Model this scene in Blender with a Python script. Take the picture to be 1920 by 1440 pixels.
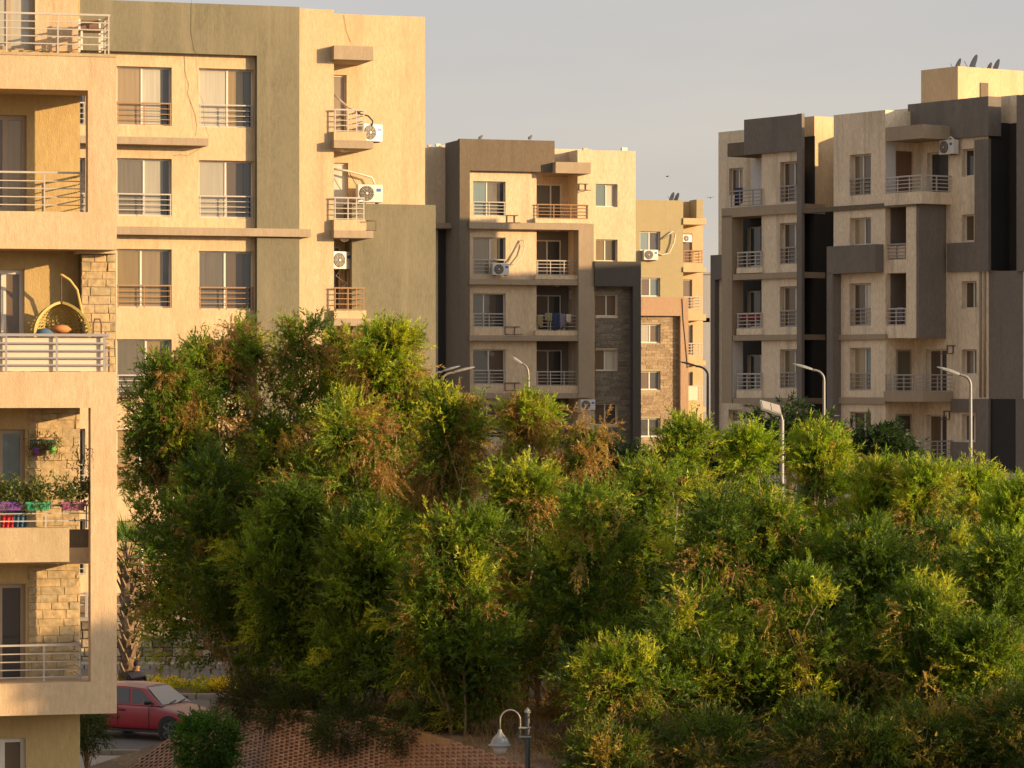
import bpy, bmesh, math, random
import numpy as np
from mathutils import Vector, Matrix

for o in list(bpy.data.objects):
    bpy.data.objects.remove(o, do_unlink=True)
SC = bpy.context.scene
COL = SC.collection
R = math.radians
F = 6200.0          # focal length in pixels of a 1920 px wide frame
EYE = 9.3           # camera height above the road

# ------------------------------------------------------------------ camera
cam_d = bpy.data.cameras.new('camera')
cam_d.sensor_width = 36.0
cam_d.lens = F / 1920 * 36
cam_d.clip_start = 1.0
cam_d.clip_end = 6000
cam = bpy.data.objects.new('camera', cam_d)
COL.objects.link(cam)
cam.location = (0, 0, EYE)
cam.rotation_euler = (R(90), 0, 0)
SC.camera = cam
SC.render.resolution_x, SC.render.resolution_y = 1024, 768

# ------------------------------------------------------------------ light
SUN_A, SUN_E = 66.0, 10.0          # degrees right of "behind the camera", elevation
sv = Vector((math.sin(R(SUN_A)) * math.cos(R(SUN_E)), -math.cos(R(SUN_A)) * math.cos(R(SUN_E)), math.sin(R(SUN_E))))
sun_d = bpy.data.lights.new('sun', 'SUN')
sun_d.energy = 3.55
sun_d.angle = R(0.6)
sun_d.color = (1.0, 0.665, 0.335)
sun = bpy.data.objects.new('sun', sun_d)
COL.objects.link(sun)
sun.rotation_euler = sv.to_track_quat('Z', 'Y').to_euler()
sun.location = (60, -40, 60)

world = bpy.data.worlds.new('World')
SC.world = world
world.use_nodes = True
nt = world.node_tree
nt.nodes.clear()
sky = nt.nodes.new('ShaderNodeTexSky')
sky.sky_type = 'NISHITA'
sky.sun_disc = False
sky.sun_elevation = R(SUN_E)
sky.sun_rotation = R(180 - SUN_A)
sky.air_density = 1.0
sky.dust_density = 4.0
sky.ozone_density = 1.0
hsv = nt.nodes.new('ShaderNodeHueSaturation')
hsv.inputs['Saturation'].default_value = 0.28
# thin dust haze veils the whole sky evenly: a little warmer and paler towards the horizon all round
tcw = nt.nodes.new('ShaderNodeTexCoord')
sxw = nt.nodes.new('ShaderNodeSeparateXYZ')
rmp = nt.nodes.new('ShaderNodeValToRGB')
rmp.color_ramp.interpolation = 'EASE'
rmp.color_ramp.elements[0].position = 0.0; rmp.color_ramp.elements[0].color = (.60, .545, .465, 1)
rmp.color_ramp.elements[1].position = 0.13; rmp.color_ramp.elements[1].color = (.405, .392, .398, 1)
gain = nt.nodes.new('ShaderNodeMix'); gain.data_type = 'RGBA'; gain.blend_type = 'MULTIPLY'
gain.inputs['Factor'].default_value = 1.0
gain.inputs[7].default_value = (4.1, 4.02, 3.95, 1)
gm = nt.nodes.new('ShaderNodeMix'); gm.data_type = 'RGBA'
gm.inputs['Factor'].default_value = 0.72
bg = nt.nodes.new('ShaderNodeBackground')
bg.inputs['Strength'].default_value = 0.15
wo = nt.nodes.new('ShaderNodeOutputWorld')
nt.links.new(sky.outputs[0], hsv.inputs['Color'])
nt.links.new(tcw.outputs['Generated'], sxw.inputs[0])
cmp_ = nt.nodes.new('ShaderNodeMapping'); cmp_.inputs['Scale'].default_value = (3.0, 3.0, 16.0)
cln = nt.nodes.new('ShaderNodeTexNoise'); cln.inputs['Scale'].default_value = 1.6; cln.inputs['Detail'].default_value = 5
nt.links.new(tcw.outputs['Generated'], cmp_.inputs[0]); nt.links.new(cmp_.outputs[0], cln.inputs['Vector'])
cma = nt.nodes.new('ShaderNodeMath'); cma.operation = 'MULTIPLY_ADD'; cma.inputs[1].default_value = -.11
cmb = nt.nodes.new('ShaderNodeMath'); cmb.operation = 'ADD'; cmb.inputs[1].default_value = .055
nt.links.new(sxw.outputs[2], cmb.inputs[0])
nt.links.new(cln.outputs[0], cma.inputs[0]); nt.links.new(cmb.outputs[0], cma.inputs[2])
nt.links.new(cma.outputs[0], rmp.inputs[0])
nt.links.new(rmp.outputs[0], gain.inputs[6])
nt.links.new(hsv.outputs[0], gm.inputs[6])
nt.links.new(gain.outputs[2], gm.inputs[7])
nt.links.new(gm.outputs[2], bg.inputs['Color'])
nt.links.new(bg.outputs[0], wo.inputs['Surface'])

SC.view_settings.view_transform = 'Standard'
SC.view_settings.look = 'None'
SC.view_settings.exposure = 1.16
SC.view_settings.gamma = 1.0
SC.view_settings.use_curve_mapping = False

# ------------------------------------------------------------------ materials
def new_mat(name):
    m = bpy.data.materials.new(name)
    m.use_nodes = True
    n = m.node_tree.nodes
    n.clear()
    out = n.new('ShaderNodeOutputMaterial')
    b = n.new('ShaderNodeBsdfPrincipled')
    m.node_tree.links.new(b.outputs[0], out.inputs[0])
    return m, m.node_tree, b, out

def plain(name, col, rough=0.6, metal=0.0, noise=0.12, scale=8.0, bump=0.0, coat=0.0, spec=0.5):
    m, t, b, out = new_mat(name)
    b.inputs['Roughness'].default_value = rough
    b.inputs['Metallic'].default_value = metal
    b.inputs['Specular IOR Level'].default_value = spec
    if coat: b.inputs['Coat Weight'].default_value = coat
    tc = t.nodes.new('ShaderNodeTexCoord')
    nz = t.nodes.new('ShaderNodeTexNoise'); nz.inputs['Scale'].default_value = scale; nz.inputs['Detail'].default_value = 5
    t.links.new(tc.outputs['Object'], nz.inputs['Vector'])
    mx = t.nodes.new('ShaderNodeMix'); mx.data_type = 'RGBA'
    mx.inputs[6].default_value = tuple(c * (1 - noise) for c in col) + (1,)
    mx.inputs[7].default_value = tuple(min(1, c * (1 + noise)) for c in col) + (1,)
    t.links.new(nz.outputs[0], mx.inputs[0])
    t.links.new(mx.outputs[2], b.inputs['Base Color'])
    if bump:
        bp = t.nodes.new('ShaderNodeBump'); bp.inputs['Strength'].default_value = bump; bp.inputs['Distance'].default_value = 0.02
        t.links.new(nz.outputs[0], bp.inputs['Height']); t.links.new(bp.outputs[0], b.inputs['Normal'])
    return m

def plaster(name, col, dirt=(0.22, 0.17, 0.10), streak=0.55, blotch=0.35, rough=0.9, sc=1.0, con=1.0):
    """sprayed render: vertical scratches, blotches and run-off stains that belong to the wall"""
    m, t, b, out = new_mat(name)
    N, L = t.nodes, t.links
    b.inputs['Roughness'].default_value = rough
    b.inputs['Specular IOR Level'].default_value = 0.2
    tc = N.new('ShaderNodeTexCoord')
    def noise(scale3, sc_, det, rough_=0.6):
        mp = N.new('ShaderNodeMapping'); mp.inputs['Scale'].default_value = scale3
        L.new(tc.outputs['Object'], mp.inputs['Vector'])
        nz = N.new('ShaderNodeTexNoise'); nz.inputs['Scale'].default_value = sc_ * sc
        nz.inputs['Detail'].default_value = det; nz.inputs['Roughness'].default_value = rough_
        L.new(mp.outputs[0], nz.inputs['Vector'])
        return nz
    def ramp(sock, a, c, v0=0.0, v1=1.0):
        mr = N.new('ShaderNodeMapRange'); mr.inputs[1].default_value = a; mr.inputs[2].default_value = c
        mr.inputs[3].default_value = v0; mr.inputs[4].default_value = v1
        L.new(sock, mr.inputs[0]); return mr.outputs[0]
    def mix(fac, c1, c2):
        mx = N.new('ShaderNodeMix'); mx.data_type = 'RGBA'
        if isinstance(fac, float): mx.inputs[0].default_value = fac
        else: L.new(fac, mx.inputs[0])
        for i, c in ((6, c1), (7, c2)):
            if isinstance(c, tuple): mx.inputs[i].default_value = c + (1,)
            else: L.new(c, mx.inputs[i])
        return mx.outputs[2]
    scratch = noise((1, 1, 0.30), 13.0, 6, 0.72)          # trowelled vertical texture
    blot = noise((1, 1, 0.6), 0.75, 7, 0.6)            # broad uneven paint
    runs = noise((1, 1, 0.09), 1.5, 5, 0.65)            # long vertical run-off
    fine = noise((1, 1, 0.4), 40.0, 3)
    light = tuple(min(1, c * (1+.08*con)) for c in col)
    dark = tuple(c * (1-.10*con) for c in col)
    c1 = mix(ramp(scratch.outputs[0], 0.36, 0.66), dark, light)
    c2 = mix(ramp(blot.outputs[0], 0.35, 0.72, 0.0, blotch), c1, tuple(0.5 * a + 0.5 * d for a, d in zip(col, dirt)))
    c3 = mix(ramp(runs.outputs[0], 0.51, 0.74, 0.0, streak), c2, dirt)
    L.new(c3, b.inputs['Base Color'])
    bp = N.new('ShaderNodeBump'); bp.inputs['Strength'].default_value = 0.32; bp.inputs['Distance'].default_value = 0.03
    ad = N.new('ShaderNodeMath'); ad.operation = 'ADD'
    L.new(scratch.outputs[0], ad.inputs[0]); L.new(fine.outputs[0], ad.inputs[1])
    L.new(ad.outputs[0], bp.inputs['Height']); L.new(bp.outputs[0], b.inputs['Normal'])
    return m

def stone_mat(name, c1, c2, c3, per='object'):
    m, t, b, out = new_mat(name)
    N, L = t.nodes, t.links
    b.inputs['Roughness'].default_value = 0.85
    b.inputs['Specular IOR Level'].default_value = 0.25
    if per == 'object':
        rn = N.new('ShaderNodeObjectInfo').outputs['Random']
    else:
        rn = N.new('ShaderNodeNewGeometry').outputs['Random Per Island']
    cr = N.new('ShaderNodeValToRGB')
    cr.color_ramp.elements[0].color = c1 + (1,)
    cr.color_ramp.elements[1].color = c2 + (1,)
    e = cr.color_ramp.elements.new(0.5); e.color = c3 + (1,)
    L.new(rn, cr.inputs[0])
    ge = N.new('ShaderNodeNewGeometry')
    nz = N.new('ShaderNodeTexNoise'); nz.inputs['Scale'].default_value = 9; nz.inputs['Detail'].default_value = 6
    L.new(ge.outputs['Position'], nz.inputs['Vector'])
    mr = N.new('ShaderNodeMapRange'); mr.inputs[1].default_value = .3; mr.inputs[2].default_value = .7
    mr.inputs[3].default_value = .72; mr.inputs[4].default_value = 1.15
    L.new(nz.outputs[0], mr.inputs[0])
    mx = N.new('ShaderNodeMix'); mx.data_type = 'RGBA'; mx.blend_type = 'MULTIPLY'; mx.inputs[0].default_value = 1
    L.new(cr.outputs[0], mx.inputs[6]); L.new(mr.outputs[0], mx.inputs[7])
    L.new(mx.outputs[2], b.inputs['Base Color'])
    bp = N.new('ShaderNodeBump'); bp.inputs['Strength'].default_value = .7; bp.inputs['Distance'].default_value = .03
    L.new(nz.outputs[0], bp.inputs['Height']); L.new(bp.outputs[0], b.inputs['Normal'])
    return m

def glass(name, col, streak=0.0, rough=0.04):
    m, t, b, out = new_mat(name)
    N, L = t.nodes, t.links
    tc = N.new('ShaderNodeTexCoord')
    mp = N.new('ShaderNodeMapping'); mp.inputs['Scale'].default_value = (14, 14, .6)
    L.new(tc.outputs['Object'], mp.inputs[0])
    nz = N.new('ShaderNodeTexNoise'); nz.inputs['Scale'].default_value = 1.0; nz.inputs['Detail'].default_value = 3
    L.new(mp.outputs[0], nz.inputs['Vector'])
    mx = N.new('ShaderNodeMix'); mx.data_type = 'RGBA'
    mx.inputs[6].default_value = tuple(c * (1 - streak) for c in col) + (1,)
    mx.inputs[7].default_value = tuple(c * (1 + streak) for c in col) + (1,)
    L.new(nz.outputs[0], mx.inputs[0])
    oi = N.new('ShaderNodeObjectInfo')                 # no two curtains or shutters quite alike
    ov = N.new('ShaderNodeMapRange'); ov.inputs[3].default_value = .6; ov.inputs[4].default_value = 1.25
    L.new(oi.outputs['Random'], ov.inputs[0])
    om = N.new('ShaderNodeMix'); om.data_type = 'RGBA'; om.blend_type = 'MULTIPLY'; om.inputs[0].default_value = 1
    L.new(mx.outputs[2], om.inputs[6]); L.new(ov.outputs[0], om.inputs[7])
    L.new(om.outputs[2], b.inputs['Base Color'])
    b.inputs['Roughness'].default_value = .5
    b.inputs['Coat Weight'].default_value = .75
    b.inputs['Coat Roughness'].default_value = rough
    b.inputs['Coat IOR'].default_value = 1.65
    n2 = N.new('ShaderNodeTexNoise'); n2.inputs['Scale'].default_value = 1.3
    L.new(tc.outputs['Object'], n2.inputs['Vector'])
    bp = N.new('ShaderNodeBump'); bp.inputs['Strength'].default_value = .12; bp.inputs['Distance'].default_value = .05
    L.new(n2.outputs[0], bp.inputs['Height']); L.new(bp.outputs[0], b.inputs['Coat Normal'])
    return m

M = {}
M['cream'] = plaster('cream_plaster', (0.555, 0.415, 0.26), (0.33, 0.235, 0.135), .55, .7, con=1.5)
M['cream_b'] = plaster('sand_plaster', (0.575, 0.43, 0.265), (0.36, 0.26, 0.145), .6, .7, con=1.6)
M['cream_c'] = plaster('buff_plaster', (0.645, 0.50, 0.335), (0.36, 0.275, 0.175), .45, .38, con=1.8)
M['cream_d'] = plaster('weathered_plaster', (0.76, 0.63, 0.46), (0.30, 0.235, 0.155), .75, .42, con=2.2)  # base colour lifted paler to brighten the block's shaded faces
M['yellow_in'] = plaster('ochre_plaster', (0.46, 0.34, 0.155), (0.30, 0.2, 0.09), .25, .3)
M['olive'] = plaster('olive_plaster', (0.165, 0.155, 0.105), (0.26, 0.225, 0.155), .75, .75, con=1.8)
M['olive_e'] = plaster('khaki_plaster', (0.33, 0.285, 0.165), (0.44, 0.33, 0.18), .4, .5)
M['taupe'] = plaster('taupe_plaster', (0.165, 0.13, 0.092), (0.105, 0.088, 0.066), .6, .6, con=1.8)
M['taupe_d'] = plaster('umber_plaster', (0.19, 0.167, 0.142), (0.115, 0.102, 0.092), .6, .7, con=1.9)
M['ledge'] = plaster('ledge_plaster', (0.36, 0.285, 0.20), (0.24, 0.19, 0.13), .5, .45)
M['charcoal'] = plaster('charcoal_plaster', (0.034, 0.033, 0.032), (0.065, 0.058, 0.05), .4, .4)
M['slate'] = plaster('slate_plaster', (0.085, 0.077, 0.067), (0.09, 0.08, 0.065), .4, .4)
M['terracotta'] = plaster('russet_plaster', (0.38, 0.26, 0.165), (0.25, 0.13, 0.08), .5, .4)
M['peach'] = plaster('peach_plaster', (0.50, 0.38, 0.22), (0.4, 0.24, 0.13), .3, .4)
M['grey_b'] = plaster('grey_render', (0.30, 0.30, 0.30), (0.24, 0.24, 0.24), .3, .3)
M['white_wall'] = plaster('white_paint_wall', (0.60, 0.58, 0.56), (0.45, 0.42, 0.38), .25, .25)
M['patch'] = plaster('patched_plaster', (0.46, 0.36, 0.22), (0.25, 0.19, 0.11), .3, .95, sc=2.2)
M['white'] = plain('white_frame', (0.62, 0.58, 0.50), .45, noise=.06)
M['bronze'] = plain('bronze_frame', (0.33, 0.26, 0.18), .5, noise=.1)
M['rail_w'] = plain('pale_rail', (0.42, 0.385, 0.34), .45, noise=.1)
M['rail_g'] = plain('grey_rail', (0.27, 0.26, 0.27), .45, noise=.1)
M['rail_b'] = plain('rusted_rail', (0.30, 0.17, 0.075), .7, noise=.3, scale=20)
M['rail_d'] = plain('weathered_rail', (0.30, 0.27, 0.24), .6, noise=.2, scale=20)
M['rust'] = plain('rusty_iron', (0.13, 0.07, 0.045), .8, noise=.4, scale=20)
M['board'] = plain('cream_board', (0.60, 0.50, 0.38), .6, noise=.05, scale=3)
M['g_brown'] = glass('shutter_glass', (0.09, 0.052, 0.02), .25)
M['g_tan'] = glass('tan_curtain_glass', (0.26, 0.185, 0.085), .3)
M['g_dark'] = glass('dark_glass', (0.018, 0.015, 0.012), .3)
M['g_sky'] = glass('pale_curtain_reflection_glass', (0.43, 0.40, 0.31), .25)  # pale curtain tone that also paints in the bright sky reflection
M['g_grey'] = glass('grey_curtain_glass', (0.085, 0.072, 0.048), .45)
M['g_ochre'] = glass('ochre_curtain_glass', (0.21, 0.14, 0.04), .3)
M['g_teal'] = glass('teal_glass', (0.10, 0.15, 0.16), .25)
M['dark'] = plain('dark_interior', (0.02, 0.018, 0.016), .9)
M['ac_white'] = plain('white_enamel', (0.62, 0.60, 0.55), .4, noise=.08, scale=5)
M['ac_dark'] = plain('dark_fan', (0.06, 0.055, 0.045), .6)
M['ac_hub'] = plain('fan_hub', (0.5, 0.47, 0.4), .5)
M['blue_label'] = plain('blue_label', (0.03, 0.13, 0.45), .4)
M['pipe_w'] = plain('white_pipe', (0.60, 0.54, 0.44), .6)
M['pipe_b'] = plain('black_pipe', (0.03, 0.03, 0.03), .6)
M['metal_pole'] = plain('galvanised_steel', (0.22, 0.22, 0.215), .45, metal=.3, noise=.1)
M['pole_dark'] = plain('dark_steel', (0.045, 0.055, 0.065), .4, noise=.15)
M['lamp_grey'] = plain('lamp_enamel', (0.24, 0.255, 0.26), .4, noise=.08)
M['lens'] = plain('lamp_lens', (0.55, 0.52, 0.46), .15, noise=.03)
M['dish'] = plain('dish_grey', (0.22, 0.21, 0.20), .6)
M['bark'] = plain('grey_bark', (0.26, 0.195, 0.125), .9, noise=.35, scale=14, bump=.8)
M['bark_palm'] = plain('palm_bark', (0.19, 0.13, 0.075), .9, noise=.4, scale=10, bump=.8)
M['stone_a'] = stone_mat('split_stone', (0.42, 0.32, 0.18), (0.36, 0.295, 0.18), (0.47, 0.35, 0.195))
M['stone_c'] = stone_mat('grey_stone', (0.14, 0.12, 0.095), (0.22, 0.185, 0.135), (0.17, 0.145, 0.11), 'island')
M['stone_e'] = stone_mat('tan_stone', (0.26, 0.19, 0.12), (0.38, 0.28, 0.175), (0.30, 0.225, 0.14), 'island')
M['stone_w'] = stone_mat('wall_stone', (0.52, 0.42, 0.27), (0.12, 0.105, 0.08), (0.44, 0.35, 0.22))
M['paver'] = stone_mat('red_paver', (0.29, 0.185, 0.14), (0.39, 0.265, 0.20), (0.33, 0.21, 0.16), 'island')
M['asphalt'] = plain('asphalt', (0.15, 0.135, 0.122), .9, noise=.25, scale=3, bump=.3)
M['pavement'] = plain('pavement', (0.40, 0.345, 0.29), .9, noise=.2, scale=4, bump=.2)
M['kerb'] = plain('kerb_concrete', (0.36, 0.31, 0.25), .9, noise=.2, scale=5)
M['tyre'] = plain('rubber', (0.018, 0.018, 0.018), .85)
M['rim'] = plain('wheel_rim', (0.33, 0.31, 0.28), .4, metal=.6)
M['black_trim'] = plain('black_trim', (0.022, 0.02, 0.02), .5)
M['car_glass'] = glass('dusty_car_glass', (0.045, 0.042, 0.038), .15, .3)
M['screen_glass'] = glass('dusty_windscreen', (0.26, 0.23, 0.19), .1, .2)
M['skin'] = plain('skin', (0.30, 0.17, 0.10), .6)
M['hair'] = plain('black_hair', (0.012, 0.010, 0.010), .7)
M['navy'] = plain('navy_cloth', (0.018, 0.02, 0.035), .9)
M['trouser'] = plain('grey_trousers', (0.06, 0.06, 0.07), .9)
M['rattan'] = plain('yellow_rattan', (0.42, 0.32, 0.09), .6, noise=.25, scale=25)
M['orange_cl'] = plain('orange_cushion', (0.50, 0.20, 0.07), .9)
M['blue_cl'] = plain('blue_cushion', (0.05, 0.12, 0.19), .9)
M['red_cl'] = plain('red_cloth', (0.45, 0.03, 0.04), .9)
M['red_dark'] = plain('dark_red_cloth', (0.20, 0.018, 0.025), .9)
M['purple'] = plain('purple_plastic', (0.17, 0.06, 0.28), .5)
M['green_pl'] = plain('green_plastic', (0.03, 0.30, 0.14), .5)
M['teal_pl'] = plain('teal_plastic', (0.02, 0.13, 0.11), .5)
M['lime_pl'] = plain('lime_plastic', (0.12, 0.38, 0.06), .5)
M['magenta'] = plain('plum_plastic', (0.28, 0.08, 0.17), .5)
M['wood'] = plain('brown_wood', (0.16, 0.085, 0.045), .6, noise=.3, scale=12)
M['cloth_y'] = plain('striped_cloth', (0.26, 0.215, 0.11), .9)
M['cloth_b'] = plain('navy_laundry', (0.025, 0.035, 0.085), .9)
M['cloth_p'] = plain('lilac_laundry', (0.20, 0.175, 0.23), .9)
M['bird'] = plain('bird_grey', (0.10, 0.095, 0.09), .8)
M['solar'] = plain('solar_panel', (0.30, 0.28, 0.25), .25, noise=.1)

def dusty_paint():
    m, t, b, out = new_mat('dusty_red_paint')
    N, L = t.nodes, t.links
    ge = N.new('ShaderNodeNewGeometry')
    sx = N.new('ShaderNodeSeparateXYZ'); L.new(ge.outputs['Normal'], sx.inputs[0])
    mr = N.new('ShaderNodeMapRange'); mr.inputs[1].default_value = .35; mr.inputs[2].default_value = .95
    mr.inputs[3].default_value = .05; mr.inputs[4].default_value = .75
    L.new(sx.outputs[2], mr.inputs[0])
    mx = N.new('ShaderNodeMix'); mx.data_type = 'RGBA'
    mx.inputs[6].default_value = (.38, .008, .022, 1); mx.inputs[7].default_value = (.36, .30, .285, 1)
    L.new(mr.outputs[0], mx.inputs[0]); L.new(mx.outputs[2], b.inputs['Base Color'])
    b.inputs['Roughness'].default_value = .42
    b.inputs['Coat Weight'].default_value = .2; b.inputs['Coat Roughness'].default_value = .2
    return m
M['car_red'] = dusty_paint()

def leaf_mat(name, trans=.42, sat=1.0):
    m, t, b, out = new_mat(name)
    N, L = t.nodes, t.links
    at = N.new('ShaderNodeAttribute'); at.attribute_name = 'tint'
    b.inputs['Roughness'].default_value = .5
    b.inputs['Specular IOR Level'].default_value = .35
    L.new(at.outputs['Color'], b.inputs['Base Color'])
    tr = N.new('ShaderNodeBsdfTranslucent')
    mu = N.new('ShaderNodeMix'); mu.data_type = 'RGBA'; mu.blend_type = 'MULTIPLY'; mu.inputs[0].default_value = 1
    mu.inputs[7].default_value = (1.9, 1.8, .7, 1)
    L.new(at.outputs['Color'], mu.inputs[6]); L.new(mu.outputs[2], tr.inputs['Color'])
    ms = N.new('ShaderNodeMixShader'); ms.inputs[0].default_value = trans
    L.new(b.outputs[0], ms.inputs[1]); L.new(tr.outputs[0], ms.inputs[2]); L.new(ms.outputs[0], out.inputs[0])
    return m
M['leaf'] = leaf_mat('leaf')

def ground_mat():
    m, t, b, out = new_mat('dry_earth')
    N, L = t.nodes, t.links
    b.inputs['Roughness'].default_value = .95
    ge = N.new('ShaderNodeNewGeometry')
    n1 = N.new('ShaderNodeTexNoise'); n1.inputs['Scale'].default_value = .6; n1.inputs['Detail'].default_value = 6
    n2 = N.new('ShaderNodeTexNoise'); n2.inputs['Scale'].default_value = 14; n2.inputs['Detail'].default_value = 5
    L.new(ge.outputs['Position'], n1.inputs['Vector']); L.new(ge.outputs['Position'], n2.inputs['Vector'])
    cr = N.new('ShaderNodeValToRGB')
    cr.color_ramp.elements[0].position = .35; cr.color_ramp.elements[0].color = (.11, .072, .042, 1)
    cr.color_ramp.elements[1].position = .7; cr.color_ramp.elements[1].color = (.28, .205, .125, 1)
    L.new(n1.outputs[0], cr.inputs[0])
    mx = N.new('ShaderNodeMix'); mx.data_type = 'RGBA'; mx.blend_type = 'MULTIPLY'; mx.inputs[0].default_value = .7
    L.new(cr.outputs[0], mx.inputs[6]); L.new(n2.outputs[0], mx.inputs[7])
    sc = N.new('ShaderNodeMix'); sc.data_type = 'RGBA'; sc.blend_type = 'MULTIPLY'; sc.inputs[0].default_value = 1
    sc.inputs[7].default_value = (1.5, 1.5, 1.5, 1)
    L.new(mx.outputs[2], sc.inputs[6]); L.new(sc.outputs[2], b.inputs['Base Color'])
    bp = N.new('ShaderNodeBump'); bp.inputs['Strength'].default_value = .8; bp.inputs['Distance'].default_value = .05
    L.new(n2.outputs[0], bp.inputs['Height']); L.new(bp.outputs[0], b.inputs['Normal'])
    return m
M['earth'] = ground_mat()

# ------------------------------------------------------------------ object helpers
def tag(o, label=None, cat=None, group=None, kind=None):
    if label: o['label'] = label
    if cat: o['category'] = cat
    if group: o['group'] = group
    if kind: o['kind'] = kind
    return o

def empty(name, loc=(0, 0, 0), rz=0.0, label=None, cat=None, group=None):
    o = bpy.data.objects.new(name, None)
    o.empty_display_size = .3
    COL.objects.link(o)
    o.location = loc
    o.rotation_euler = (0, 0, rz)
    return tag(o, label, cat, group)

def copy_tree(o, parent=None):
    c = o.copy()
    COL.objects.link(c)
    c.parent = parent
    for ch in list(o.children):
        copy_tree(ch, c)
    return c

class MB:
    """collects shapes into one mesh"""
    def __init__(self):
        self.v, self.f = [], []
    def box(self, x0, x1, y0, y1, z0, z1):
        if x0 > x1: x0, x1 = x1, x0
        if y0 > y1: y0, y1 = y1, y0
        if z0 > z1: z0, z1 = z1, z0
        n = len(self.v)
        self.v += [(x0, y0, z0), (x1, y0, z0), (x1, y1, z0), (x0, y1, z0), (x0, y0, z1), (x1, y0, z1), (x1, y1, z1), (x0, y1, z1)]
        self.f += [(n, n+3, n+2, n+1), (n+4, n+5, n+6, n+7), (n, n+1, n+5, n+4), (n+1, n+2, n+6, n+5), (n+2, n+3, n+7, n+6), (n+3, n, n+4, n+7)]
        return self
    def quad(self, a, b, c, d):
        n = len(self.v)
        self.v += [tuple(a), tuple(b), tuple(c), tuple(d)]
        self.f.append((n, n+1, n+2, n+3))
        return self
    def poly(self, pts):
        n = len(self.v)
        self.v += [tuple(p) for p in pts]
        self.f.append(tuple(range(n, n+len(pts))))
        return self
    def tube(self, pts, r, seg=6, cap=True):
        pts = [Vector(p) for p in pts]
        rr = r if isinstance(r, (list, tuple)) else [r] * len(pts)
        n = len(self.v)
        prev = None
        for i, p in enumerate(pts):
            if i == 0: d = pts[1] - p
            elif i == len(pts) - 1: d = p - pts[i-1]
            else: d = pts[i+1] - pts[i-1]
            if d.length < 1e-9: d = Vector((0, 0, 1))
            d.normalize()
            if prev is None:
                a = d.orthogonal().normalized()
            else:
                a = (prev - d * prev.dot(d))
                a = a.normalized() if a.length > 1e-6 else d.orthogonal().normalized()
            prev = a
            b = d.cross(a)
            for k in range(seg):
                t = 2 * math.pi * k / seg
                self.v.append(tuple(p + (a * math.cos(t) + b * math.sin(t)) * rr[i]))
        for i in range(len(pts) - 1):
            for k in range(seg):
                k2 = (k + 1) % seg
                self.f.append((n+i*seg+k, n+i*seg+k2, n+(i+1)*seg+k2, n+(i+1)*seg+k))
        if cap:
            self.f.append(tuple(n+k for k in reversed(range(seg))))
            m = n + (len(pts)-1)*seg
            self.f.append(tuple(m+k for k in range(seg)))
        return self
    def lathe(self, prof, seg=16, c=(0, 0, 0), axis='z'):
        n = len(self.v)
        for (r, z) in prof:
            for k in range(seg):
                t = 2*math.pi*k/seg
                p = (r*math.cos(t), r*math.sin(t), z)
                if axis == 'y': p = (p[0], p[2], p[1])
                self.v.append((p[0]+c[0], p[1]+c[1], p[2]+c[2]))
        for i in range(len(prof)-1):
            for k in range(seg):
                k2 = (k+1) % seg
                q = (n+i*seg+k, n+i*seg+k2, n+(i+1)*seg+k2, n+(i+1)*seg+k)
                self.f.append(q if axis == 'z' else q[::-1])
        return self
    def mesh(self, name, mat, smooth=False):
        me = bpy.data.meshes.new(name)
        me.from_pydata(self.v, [], self.f)
        if mat: me.materials.append(M[mat] if isinstance(mat, str) else mat)
        if smooth:
            me.polygons.foreach_set('use_smooth', [True] * len(me.polygons))
        me.update()
        return me
    def build(self, name, mat, parent=None, smooth=False, loc=None, bevel=0.0):
        o = bpy.data.objects.new(name, self.mesh(name, mat, smooth))
        COL.objects.link(o)
        o.parent = parent
        if loc: o.location = loc
        if bevel:
            bv = o.modifiers.new('bevel', 'BEVEL'); bv.width = bevel; bv.segments = 2; bv.limit_method = 'ANGLE'
        return o

_cube = {}
def cube_obj(name, mat, parent, x0, x1, y0, y1, z0, z1):
    """a bar or block that shares one unit-cube mesh per material"""
    if mat not in _cube:
        _cube[mat] = MB().box(-.5, .5, -.5, .5, -.5, .5).mesh('block', mat)
    o = bpy.data.objects.new(name, _cube[mat])
    COL.objects.link(o)
    o.parent = parent
    o.location = ((x0+x1)/2, (y0+y1)/2, (z0+z1)/2)
    o.scale = (abs(x1-x0), abs(y1-y0), abs(z1-z0))
    return o

def at(px, py, d):
    """world point seen at pixel (px, py) of the photograph at distance d"""
    return Vector(((px-960)/F*d, d, EYE-(py-720)/F*d))

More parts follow.
